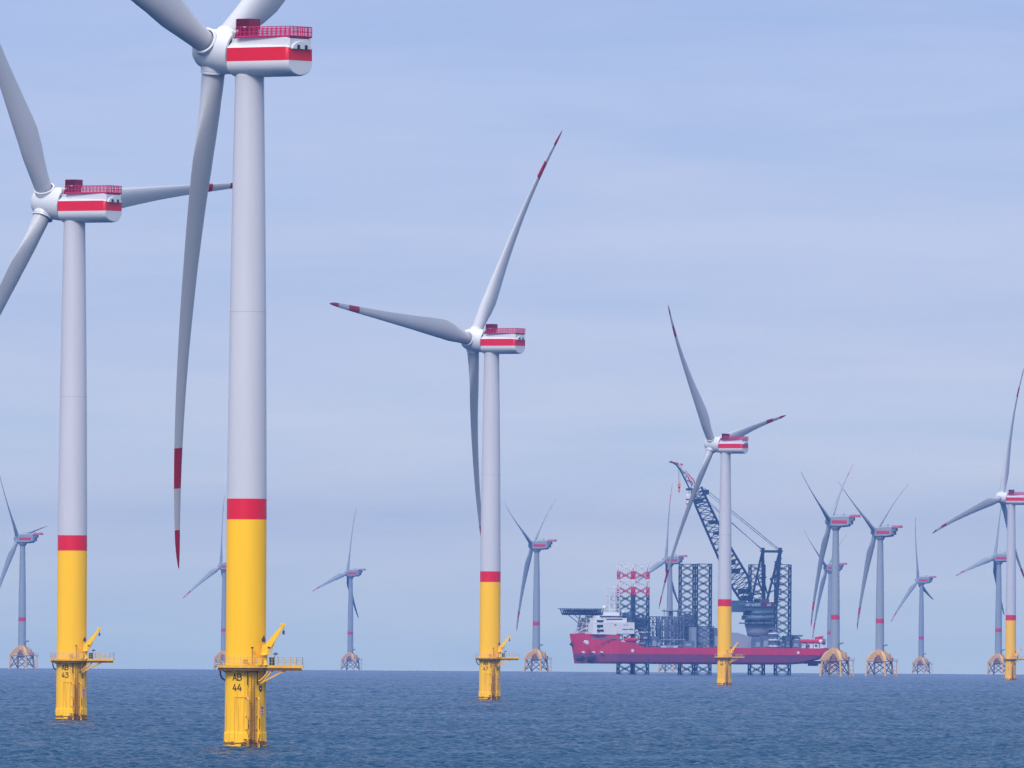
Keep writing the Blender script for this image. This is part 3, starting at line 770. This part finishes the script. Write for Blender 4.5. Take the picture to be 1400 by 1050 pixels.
m = MB(); X0 = ix(1096, 0); m.box(X0, X0+12, -14, 14, iz(908), iz(904)); m.box(X0+3, X0+9, -12, -6, iz(911), iz(908)); m.build('stern_thruster', M['antifoul'], hull)

# legs
BAY = 5.6
def leg_mesh(banded, name='lattice_leg'):
    m = MB(); h = 5.1; z0, nb = -3.0, 14
    C = [(-h, -h), (h, -h), (h, h), (-h, h)]
    def mi(z):
        if not banded: return 0
        py = 924-z*1.9
        return 1 if py < 786.5 else 2 if py < 797 else 1 if py < 806.5 else 2 if py < 817 else 0
    top = 79.6
    for b in range(15):
        zb_ = top-b*BAY; za = zb_-BAY; q = [1, 2, 1, 2][b] if banded and b < 4 else 0
        for i in range(4):
            a, c = C[i], C[(i+1) % 4]
            m.tube((*a, za), (*a, zb_), .48, 8, q, caps=False)
            m.tube((*a, za), (*c, zb_), .27, 6, q, caps=False); m.tube((*c, za), (*a, zb_), .27, 6, q, caps=False)
            mid = (Vector((*a, (za+zb_)/2))+Vector((*c, (za+zb_)/2)))/2; d = (Vector((*c, 0))-Vector((*a, 0))).normalized()
            m.beam(mid-d*1.2, mid+d*1.2, .25, .6, q)
    for i in range(4): m.tube((*C[i], top), (*C[(i+1) % 4], top), .26, 6, 1 if banded else 0, caps=False)
    o = m.build(name, [M['navy'], M['ship_white'], M['ship_red']]); me = o.data; bpy.data.objects.remove(o); return me
LG, LGB = leg_mesh(False), leg_mesh(True)
LEGS = [(854.5, 17.5, 1), (875, -17.5, 1), (939, 17.5, 0), (960.5, -17.5, 0), (1035, 17.5, 0), (1069.5, -17.5, 0)]
for px, Y, bd in LEGS:
    o = bpy.data.objects.new('lattice_leg', LGB if bd else LG); col.objects.link(o); o.parent = ship; o.location = (ix(px, Y), Y, 0); o.rotation_euler = (0, 0, R_(-9))
# jacking houses: stacked grey rings and boxes beside each leg
def jack(px0, px1, Y, y0, y1, lv=3):
    m = MB(); xa, xb = ix(px0, Y), ix(px1, Y); cx, r = (xa+xb)/2, (xb-xa)/2; zt, z0 = iz(y0), iz(y1)
    step = (zt-z0)/lv
    for k in range(lv):
        z = z0+k*step
        m.lathe([(r*.78, z), (r*.78, z+step*.28), (r, z+step*.34), (r, z+step*.5), (r*.8, z+step*.56), (r*.7, z+step)], 18, o=(cx, Y, 0), mats=[0, 1, 1, 1, 0], cap=(True, True), smooth=False)
        for t in range(6): a = t*math.pi/3; m.box(cx+r*.85*math.cos(a)-.4, cx+r*.85*math.cos(a)+.4, Y+r*.85*math.sin(a)-.4, Y+r*.85*math.sin(a)+.4, z, z+step*.9, 0)
    m.box(xa-1, xb+1, Y-3, Y+3, zt, zt+1.2, 0)
    m.build('jacking_house', [M['ship_grey'], M['ship_white']], ship)
for a in ((872, 889, -14, 862, 885, 3), (845, 866, 16, 845, 868, 2), (962, 976, -14, 862, 888, 3), (930, 950, 14, 858, 888, 3), (1050, 1064, -20, 862, 888, 3), (1081, 1094, -14, 871, 888, 2)): jack(*a)
def frame(name, px0, px1, Y0, Y1, y0, y1, nx, nz, r, mat, parent, diag=True):
    m = MB(); xa, xb = ix(px0, Y0), ix(px1, Y0); z0, z1 = iz(y1), iz(y0)
    for Y in (Y0, Y1):
        for i in range(nx+1):
            X = xa+(xb-xa)*i/nx; m.tube((X, Y, z0), (X, Y, z1), r, 6)
        for k in range(nz+1):
            Z = z0+(z1-z0)*k/nz; m.tube((xa, Y, Z), (xb, Y, Z), r*.9, 6)
        if diag:
            for i in range(nx):
                for k in range(nz):
                    X, X2, Z, Z2 = xa+(xb-xa)*i/nx, xa+(xb-xa)*(i+1)/nx, z0+(z1-z0)*k/nz, z0+(z1-z0)*(k+1)/nz
                    if (i+k) % 2: m.tube((X, Y, Z), (X2, Y, Z2), r*.7, 5)
                    else: m.tube((X2, Y, Z), (X, Y, Z2), r*.7, 5)
    for i in range(nx+1):
        X = xa+(xb-xa)*i/nx
        for k in range(nz+1): m.tube((X, Y0, z0+(z1-z0)*k/nz), (X, Y1, z0+(z1-z0)*k/nz), r*.8, 5)
    return m
for a in ((850, 866.5, 858, 840, 3, 3, .35), (866, 886, 862, 843, 3, 3, .35), (935, 951, 886, 838, 2, 5, .4), (948, 975, 864, 858, 3, 1, .4)):
    m = frame('leg_guide', a[0], a[1], -8, 6, a[3], a[2], a[4], a[5], a[6], None, ship); 
    xa, xb = ix(a[0], -8), ix(a[1], -8); m.box(xa+.6, xb-.6, -7, 5, iz(a[2]), iz(a[3])-2)
    build_each(m, 'leg_guide', M['ship_grey'], ship)
# accommodation
m = MB()
def house(px0, px1, Y0, Y1, y0, y1, mi=0, cut=0):
    xa, xb = ix(px0, Y0), ix(px1, Y0); z0, z1 = iz(y1), iz(y0)
    P = [(xa+cut, Y0), (xb, Y0), (xb, Y1), (xa+cut, Y1)]
    if cut: P = [(xa+cut, Y0), (xb, Y0), (xb, Y1), (xa+cut, Y1), (xa+cut*.3, Y1-4), (xa, Y1-9), (xa, Y0+9), (xa+cut*.3, Y0+4)]
    n = len(P); m.add([(x, y, z0) for x, y in P]+[(x, y, z1) for x, y in P], [tuple(range(n))[::-1], tuple(range(n, 2*n))]+[(i, (i+1) % n, n+(i+1) % n, n+i) for i in range(n)], mi)
house(809, 862, -22, 20, 854, 869.5, 0, 6); house(811, 856, -21, 19, 847.2, 853.7, 0, 6); house(815, 850, -19, 18, 844, 847, 0, 5)
house(842, 866.5, -23, -8, 853, 868.5); house(824, 846, -14, 12, 839.5, 843.8, 0, 3)
acc = m.build('accommodation', [M['ship_white']], ship)
m = MB()
for y0, y1, x0, x1, Y in ((848.3, 849.6, 828, 850, -21.05), (856, 857.4, 839, 842, -22.05), (856.2, 857.2, 852, 853.4, -23.05), (856.2, 857.2, 855.5, 857, -23.05), (862, 863, 850, 857, -23.05), (862, 863, 858.5, 864.5, -23.05), (850.2, 853, 815, 824, -21.05), (856.5, 860, 815.5, 823.5, -22.05), (863, 866, 815.5, 824.5, -22.05)):
    m.box(ix(x0, Y), ix(x1, Y), Y-.12, Y+.4, iz(y1), iz(y0))
for zc_ in (858.2, 864.5, 851.5): # front windows round the curved end
    for Y in range(-11, 11, 4): X = ix(809 if zc_ > 855 else 811, -22)-.12; m.box(X, X+.6, Y, Y+3.2, iz(zc_+1.4), iz(zc_-1.4))
xa = ix(812, -19); m.box(xa+4, xa+24, -19.2, -18.6, iz(846.4), iz(844.6))
build_each(m, 'window', M['glass'], acc)
# white mast behind the bridge
m = frame('mast', 833, 846, -4, 4, 806, 841, 2, 7, .26, None, ship); 
X = ix(839, 0); m.tube((X, 0, iz(806)), (X, 0, iz(796)), .2, 6); m.box(X-4, X+4, -3, 3, iz(815), iz(814)); m.box(X-3.5, X+3.5, -3, 3, iz(825), iz(824))
m.lathe([(.2, 0), (1.4, .4), (1.7, 1.6), (1.2, 2.8), (.2, 3.3)], 14, o=(X-7.5, 0, iz(836)), cap=(True, True)); m.tube((X-7.5, 0, iz(840)), (X-7.5, 0, iz(836)), .3, 6)
m.lathe([(.2, 0), (1.1, .4), (1.3, 1.3), (.9, 2.2), (.2, 2.6)], 14, o=(X+6, -2, iz(842)), cap=(True, True))
m.build('radio_mast', M['ship_white'], ship)
# helideck with lattice underside
m = MB(); cx = ix(793, 0); r = 15.2; n = 8
oc = [(cx+r*math.cos(R_(22.5+45*i)), r*math.sin(R_(22.5+45*i))) for i in range(n)]
m.add([(x, y, iz(836.2)) for x, y in oc]+[(x, y, iz(834.8)) for x, y in oc], [tuple(range(n))[::-1], tuple(range(n, 2*n))]+[(i, (i+1) % n, n+(i+1) % n, n+i) for i in range(n)])
o2 = [(cx+(r+1.6)*math.cos(R_(22.5+45*i)), (r+1.6)*math.sin(R_(22.5+45*i))) for i in range(n)]
for i in range(n): m.beam((*oc[i], iz(835.6)), (*o2[i], iz(834.6)), .3, .2); m.tube((*o2[i], iz(834.6)), (*o2[(i+1) % n], iz(834.6)), .14, 5)
hd = m.build('helideck', M['ship_grey'], ship)
m = MB(); za, zb_ = iz(836.3), iz(843)
for Y in (-10, -5, 0, 5, 10):
    xs_ = np.linspace(cx-12, cx+14, 10)
    for a, b in zip(xs_[:-1], xs_[1:]):
        c = (a+b)/2; m.tube((a, Y, za), (c, Y, zb_), .4, 5); m.tube((c, Y, zb_), (b, Y, za), .4, 5)
    m.tube((cx-10.5, Y, zb_), (cx+13, Y, zb_), .28, 6)
m.box(cx+10, cx+15, -6, 6, iz(846), iz(842))
m.build('deck_truss', M['navy'], hd)
m = MB()
for Y in (-8, 8):
    m.tube((cx-7, Y, zb_), (cx+6, Y*.6, iz(863)), .3, 6); m.tube((cx+2, Y, zb_), (cx-2, Y*.5, iz(869)), .3, 6)
    for dx in (2, 7, 11): m.tube((cx+dx, Y, zb_), (cx+dx, Y, iz(870)), .33, 6)
    for y in (851, 858): m.tube((cx+2, Y, iz(y)), (cx+12, Y, iz(y)), .25, 6)
    m.tube((cx+6, Y, iz(858)), (cx-6, Y*.5, iz(869)), .26, 6)
m.build('deck_strut', M['ship_white'], hd)
# bow bulwark details
m = MB()
for px in range(786, 842, 4): X = ix(px, -15); m.tube((X, -15, iz(869.5)), (X, -15, iz(867.3)), .16, 5)
m.box(ix(790, 0), ix(803, 0), -4, 4, iz(869.5), iz(868)); m.build('bow_rail', M['ship_red'], ship)

# crane on the stern leg
YC = 8.0
m = MB(); cxx = ix(1041, YC)
def cyl(px0, px1, y0, y1, r2=None, mi=0):
    xa, xb = ix(px0, YC), ix(px1, YC); r = (xb-xa)/2; c = (xa+xb)/2
    m.lathe([(r2 or r, iz(y1)), (r, iz(y0))], 28, o=(c, YC, 0), mi=mi, cap=(True, True))
cyl(1019, 1059, 854, 872, 8.6, 2); cyl(1019.5, 1058.5, 848.5, 852, None, 1); cyl(1015, 1062, 842.5, 848.3, None, 1); cyl(1011.5, 1064, 852.2, 853.8, None); cyl(1017, 1060, 836, 842.3); cyl(1022, 1057, 872.2, 888, None, 1)
for k in range(28): t = k*math.pi/14; m.box(cxx+11.5*math.cos(t)-.4, cxx+11.5*math.cos(t)+.4, YC+11.5*math.sin(t)-.4, YC+11.5*math.sin(t)+.4, iz(852), iz(849), 1)
crane = m.build('pedestal_crane', [M['crane_blue'], M['ship_grey'], M['ship_grey2']], ship)
m = MB(); Y0 = YC-9; xa, xb = ix(1003, Y0), ix(1062, Y0)
m.box(xa+4, xb, YC-9, YC+9, iz(836), iz(829.5)); m.box(xa, xa+9, YC-8.5, YC-3, iz(838), iz(822)); m.box(xa+20, xa+27, YC-8, YC+6, iz(829.5), iz(820)); m.box(xa+11, xa+18, YC-7, YC+7, iz(829.5), iz(824)); m.box(xa+6, xb+1, YC-9.6, YC+9.6, iz(831), iz(830)); m.box(xb-11, xb-2, YC-9.4, YC-2, iz(829.5), iz(824), 1)
for i in range(16): X = xa+4+i*1.75; m.beam((X, YC-9, iz(829.5)), (X, YC-9, iz(827)), .14, .14)

for px, py in ((1022, 826), (1030, 827), (1036, 825.5), (1051, 826)): X = ix(px, Y0); m.box(X-1.6, X+1.6, YC-9.5, YC-7.5, iz(829.5), iz(py), 2)
m.tube((xa+4, YC-9.3, iz(827)), (xb-12, YC-9.3, iz(827)), .16, 5, 2)
m.build('crane_house', [M['crane_blue'], M['cooler_red'], M['ship_grey2']], crane)
m = MB()
A1, A2 = (1042, 752.5), (1066, 752.5)
for Y in (YC-6.5, YC+6.5):
    X = lambda p: ix(p, Y)
    m.beam((X(A1[0]), Y*.9, iz(752)), (X(1027), Y, iz(824)), 1.2, 1.3); m.beam((X(A1[0]), Y*.9, iz(752)), (X(1044), Y, iz(828)), 1.6, 1.8)
    m.beam((X(A2[0]), Y*.9, iz(752)), (X(1047), Y, iz(828)), 1.3, 1.4); m.beam((X(A2[0]), Y*.9, iz(752)), (X(1061.5), Y, iz(828)), 1.9, 2.0)
    m.beam((X(1041), Y*.9, iz(754.5)), (X(1067), Y*.9, iz(754.5)), 1.3, 1.7)
    m.box(X(1040.5), X(1044), Y*.9-1, Y*.9+1, iz(757), iz(749.5)); m.box(X(1064), X(1068), Y*.9-1, Y*.9+1, iz(757), iz(749.5))
    zz = [(1059.5, 768), (1065, 784), (1053, 792), (1063, 806), (1049, 812), (1043, 790), (1036, 792), (1043, 812), (1030, 814)]
    for a, b in zip(zz[:-1], zz[1:]): m.tube((X(a[0]), Y, iz(a[1])), (X(b[0]), Y, iz(b[1])), .45, 6)
for px, py in ((1043, 754), (1066, 754), (1043.5, 790), (1062, 790)):
    m.tube((ix(px, YC), YC-6.3, iz(py)), (ix(px, YC), YC+6.3, iz(py)), .5, 6)
for k in range(9): X = ix(1066.5, 0); m.box(X, X+1.6, YC-6.5, YC-5, iz(765+k*7), iz(763.4+k*7))
m.build('a_frame', M['navy'], crane)
# boom: four chords, laced; butt at the house, head up left
m = MB()
def bc(t, up):   # lower / upper chord pixel track
    lo = [(0, (1020, 833)), (.2, (1000, 803)), (.45, (982, 765)), (.8, (950, 693)), (1.0, (944, 673))]
    hi = [(0, (1028, 824)), (.2, (1023, 790)), (.45, (1001, 754)), (.65, (982.5, 719)), (.8, (968.6, 691.6)), (1.0, (957.5, 667))]
    P = hi if up else lo
    return (np.interp(t, [p[0] for p in P], [p[1][0] for p in P]), np.interp(t, [p[0] for p in P], [p[1][1] for p in P]))
ts = np.linspace(0, 1, 25)
def bp_(t, up, sy):
    px, py = bc(t, up); Y = YC+sy*(5.5-3.2*t); return Vector((ix(px, Y), Y, iz(py)))
for a, b in zip(ts[:-1], ts[1:]):
    for up in (0, 1):
        for sy in (-1, 1): m.tube(bp_(a, up, sy), bp_(b, up, sy), .85, 7, caps=False)
        m.tube(bp_(a, up, -1), bp_(b, up, 1), .24, 5, caps=False); m.tube(bp_(a, up, -1), bp_(a, up, 1), .24, 5, caps=False)
    for sy in (-1, 1):
        m.tube(bp_(a, 0, sy), bp_(b, 1, sy), .36, 5, caps=False); m.tube(bp_(b, 0, sy), bp_(a, 1, sy), .28, 5, caps=False); m.tube(bp_(a, 1, sy), bp_(a, 0, sy), .3, 5, caps=False)
for t in (.06, .12, .3, .38): # winches low in the boom
    a = bp_(t, 0, 0).lerp(bp_(t, 1, 0), .5); m.box(a.x-3.4, a.x+3.4, YC-3.2, YC+3.2, a.z-1.8, a.z+1.8)
for t in (.5, .6, .68): # machinery walkways inside the boom
    a = bp_(t, 0, 0).lerp(bp_(t, 1, 0), .65); m.box(a.x-2.6, a.x+2.6, YC-3, YC+3, a.z-1.3, a.z+1.3)
a = bp_(.86, 0, 0).lerp(bp_(.86, 1, 0), .4); m.box(a.x-3, a.x+2, YC-3, YC+3, a.z-1.6, a.z+1.6)
a = bp_(.93, 1, 0); m.box(a.x-.5, a.x+2.8, YC-3, YC+3, a.z-1, a.z+2.6)
m.build('crane_boom', M['navy'], crane)
m = MB()
def jp(px, py, sy, k=2.2): Y = YC+sy*k; return Vector((ix(px, Y), Y, iz(py)))
J = [((942, 671), (950, 668)), ((935, 657), (946, 661)), ((929, 645), (938, 650)), ((923, 637), (930, 641)), ((915, 632.5), (926, 635))]
for (a, b), (c, d) in zip(J[:-1], J[1:]):
    for sy in (-1, 1):
        m.tube(jp(*a, sy), jp(*c, sy), .5, 6); m.tube(jp(*b, sy), jp(*d, sy), .55, 6, 2); m.tube(jp(*a, sy), jp(*d, sy), .3, 5); m.tube(jp(*b, sy), jp(*c, sy), .3, 5, 2)
        m.tube(jp(*a, sy), jp(*b, sy), .3, 5)
    m.tube(jp(*a, -1), jp(*c, 1), .25, 5); m.tube(jp(*b, -1), jp(*b, 1), .3, 5)
for a, b in (((935, 645), (946, 657)), ((935, 645), (944, 664)), ((947, 657), (949, 668))):
    for sy in (-1, 1): m.tube(jp(*a, sy), jp(*b, sy), .4, 6, 1)
m.beam(jp(914, 633, 0), jp(931, 637, 0), 3.4, 1.1, 1); m.box(jp(938, 671, 0).x, jp(949, 671, 0).x, YC-3, YC+3, iz(672), iz(669))
m.build('crane_jib', [M['navy'], M['pink'], M['ship_white']], crane)
for px, y0, y1, py in ((927, 640, 661, 675), (940.5, 672, 677, 693)):
    m = MB(); X = ix(px, YC)
    for sx in (-.5, .5): m.tube((X+sx, YC, iz(y0)), (X+sx, YC, iz(y1)), .1, 5, 1)
    za, zb_ = iz(y1), iz(py); wd = 1.0 if px < 930 else 2.6
    m.lathe([(wd*.5, za), (wd, za-1), (wd, za-3.5), (wd*.6, za-4.5), (wd*.8, zb_+2.2), (wd*.7, zb_+.6), (.2, zb_)], 12, o=(X, YC, 0), mats=[0, 0, 1, 0, 2, 0], cap=(True, True), smooth=False)
    m.build('hook_block', [M['ship_white'] if px > 930 else M['orange'], M['dark'], M['orange']], crane)
m = MB()
for a, b, r in (((961, 668), (1066, 752), .17), ((960, 671), (1065, 754), .12), ((966, 688), (1042, 752), .15), ((958, 678), (1042, 753), .12)):
    for sy in (-1, 1): m.tube(jp(*a, sy), jp(*b, sy, 5.5), r, 5)
m.build('stay_cable', M['ship_grey'], crane)

# deck houses fixed to the ship
m = MB(); xa = ix(1000, -12); m.add([(xa+dx, y, z) for y in (-12, 10) for dx, z in ((-8, zd), (15, zd), (15, iz(872)), (4, iz(866)), (-8, iz(866)))], [(0, 1, 2, 3, 4), (9, 8, 7, 6, 5), (0, 5, 6, 1), (1, 6, 7, 2), (2, 7, 8, 3), (3, 8, 9, 4), (4, 9, 5, 0)])
m.build('winch_house', M['ship_grey2'], ship)
m = MB()
for px in range(885, 1094, 5):
    X = ix(px, -23.5); m.tube((X, -23.5, zd), (X, -23.5, zd+1.3), .12, 4)
m.tube((ix(885, -23.5), -23.5, zd+1.3), (ix(1094, -23.5), -23.5, zd+1.3), .1, 4)
for px, py in ((921, 878), (898, 882), (990, 884)): m.box(ix(px, -23.5)-.5, ix(px, -23.5)+.5, -23.8, -23.2, iz(py)-.5, iz(py)+.5)
m.build('deck_rail', M['ship_grey2'], ship)
m = MB()
for px, w_, h_ in ((886, 5, 5), (893, 6, 8), (899, 3, 6), (940, 8, 5), (978, 5, 14), (985, 4, 6), (1035, 6, 7), (1046, 7, 9), (1068, 7, 5), (1076, 5, 9), (1087, 6, 6)):
    X = ix(px, -18); m.box(X-w_/2, X+w_/2, -20, -16+random.uniform(-2, 4), zd, zd+h_); m.box(X-w_*.3, X+w_*.2, -20.4, -20, zd+1, zd+h_*.6, 1)
build_each(m, 'deck_machinery', [M['ship_grey'], M['ship_grey2']], ship)

# things carried on the deck
def on_ship(name, label, cat, X, Y, Z, group=None):
    o = empty(name, (SX+X*cP-Y*sP, SD+X*sP+Y*cP, ground(SX, SD)+Z), PSI); return tag(o, label, cat, group)
lb = on_ship('lifeboat', 'enclosed red lifeboat hanging below the white accommodation near the ship bow', 'lifeboat', ix(862, -24), -23.2, iz(877))
m = MB(); rings = []
for x, s in ((-5.2, .1), (-4.6, .62), (-3, .95), (0, 1), (3, .95), (4.7, .6), (5.2, .15)):
    rings.append([(x, 1.7*s*math.cos(t), .35*(1-s)+(1.45 if math.sin(t) > 0 else 1.6)*s*math.sin(t)) for t in np.linspace(0, 2*math.pi, 15)[:-1]])
m.loft(rings); lbb = m.build('boat_hull', M['ship_red'], lb)
m = MB(); m.box(1.5, 3.6, -1.0, 1.0, 1.1, 2.1); m.build('canopy', M['ship_red'], lb)
m = MB(); m.box(-3, 1, -1.62, -1.5, .4, .8); build_each(m, 'window', M['glass'], lb)
m = MB()
for px in (851.5, 873): X = ix(px, -22); m.beam((X, -21.5, iz(880)), (X, -22.5, iz(870)), .5, .5); m.beam((X, -22.5, iz(870)), (ix(862, -23.2)+(-3.5 if px < 860 else 3.5), -23.2, iz(873.5)), .35, .35)
build_each(m, 'boat_davit', M['ship_white'], ship)
cg = on_ship('cargo_rack', 'tall grey steel lattice cargo rack standing amidships on the red ship', 'cargo rack', 0, 0, 0)
mm = frame('rack', 899, 934, -14, 6, 845, 884, 8, 5, .34, None, None)
xa, xb = ix(899, -14), ix(934, -14)
cgm = mm.build('rack_frame', M['ship_grey'], cg)
m = MB()
for i in range(9):
    X = xa+1.3+(xb-xa-2.6)*i/8; m.lathe([(.95, iz(884)), (.95, iz(846)+random.uniform(-3, 1))], 12, o=(X, -9+4*(i % 3), 0), cap=(True, True), mi=i % 2)
m.build('stored_tube', [M['ship_grey'], M['ship_grey2']], cg)
m = MB(); m.box(xa-1, xb+1, -14.6, 7, iz(885), iz(884)); m.build('rack_base', M['ship_grey2'], cg)
m = MB(); m.box(xa-1, xb+1, -14.6, 7, iz(876.8), iz(875.6)); m.build('rack_walkway', M['ship_grey2'], cg)
m = MB(); X = ix(922, -14); m.lathe([(5.5, iz(838)), (6.5, iz(836.8)), (6.5, iz(836))], 16, o=(X, -4, 0), cap=(True, True)); m.tube((X, -4, iz(846)), (X, -4, iz(838)), 1.6, 10)
for dx in (-5, 5): m.tube((X+dx, -4, iz(846)), (X+dx, -4, iz(834)), .25, 5)
m.build('rack_top', M['ship_grey2'], cg)
# open the empty's base onto the deck: children were laid out in ship axes
cb = on_ship('cargo_container', 'plain grey box-shaped cargo unit standing on deck beside middle lattice legs', 'container', ix(955, -16), -16, zd)
m = MB(); hx = 6.6; hz_ = iz(859)-zd
m.box(-hx, hx, -3.5, 3.5, 0, hz_)
m.build('container_body', M['ship_grey2'], cb)
m = MB()
for k in range(12): X = -hx+.5+k*1.12; m.box(X, X+.45, -3.62, -3.5, .5, hz_-.5)
for X in (-hx, hx-.4): m.box(X-.02, X+.42, -3.7, -3.5, 0, hz_)
m.build('wall_rib', M['ship_grey2'], cb)
m = MB(); m.box(-2, 2, -3.72, -3.5, .2, 4.4); m.build('door', M['ship_grey'], cb)
rt = on_ship('steel_tube', 'long red tube lying level on the stern deck rack of the ship', 'tube', ix(1104, -16), -16, iz(877.5))
m = MB(); m.lathe([(.1, -12.2), (1.65, -12.2), (1.65, 11.8), (.1, 11.8)], 18, axis='X', smooth=False); m.build('tube_body', M['ship_red'], rt)
m = MB(); m.lathe([(1.7, 11.6), (2.4, 11.8), (2.4, 13.0), (.1, 13.1)], 18, axis='X', smooth=False); m.build('end_flange', M['grey_dark'], rt)
m = MB()
for px in (1094, 1104, 1113): X = ix(px, -16); m.box(X-.5, X+.5, -18.5, -13.5, zd, iz(879.4))
m.box(ix(1092, -16), ix(1115, -16), -18.5, -13.5, iz(883), iz(882)); build_each(m, 'tube_rack', M['ship_grey2'], ship)
sp_ = on_ship('deck_skip', 'small teal skip on the stern deck below the red tube', 'skip', ix(1110, -18), -19.5, zd)
m = MB(); m.add([(x, y, z) for z, e_ in ((0, .5), (2.6, 0)) for x, y in ((-3.2+e_, -1.5+e_), (3.2-e_, -1.5+e_), (3.2-e_, 1.5-e_), (-3.2+e_, 1.5-e_))], [(3, 2, 1, 0), (4, 5, 6, 7), (0, 1, 5, 4), (1, 2, 6, 5), (2, 3, 7, 6), (3, 0, 4, 7)]); m.build('skip_body', M['teal'], sp_)
m = MB(); m.box(-3.3, 3.3, -1.62, 1.62, 2.6, 2.75); m.build('skip_lid', M['ship_grey2'], sp_)
m = MB(); X = ix(1121, -12); m.tube((X, -12, zd), (X, -12, iz(875)), .35, 6); m.beam((X-3.5, -12, iz(873)), (X+2.5, -12, iz(871)), 1.4, 1.5); m.box(X-1, X+1.4, -13, -11, iz(876), iz(872)); m.build('stern_crane', M['ship_red'], ship)
m = MB()
for k in range(9): X = ix(1106+k*2, -20); m.box(X, X+1.5, -22.5, -20, iz(889), iz(889)+random.uniform(.8, 4.5))
m.lathe([(.2, 0), (1.2, .5), (1.4, 1.5), (.9, 2.5), (.2, 2.8)], 12, o=(ix(1122, -20), -20, iz(880)), cap=(True, True)); m.tube((ix(1122, -20), -20, zd), (ix(1122, -20), -20, iz(880)), .4, 6)
build_each(m, 'stern_fitting', M['ship_white'], ship)
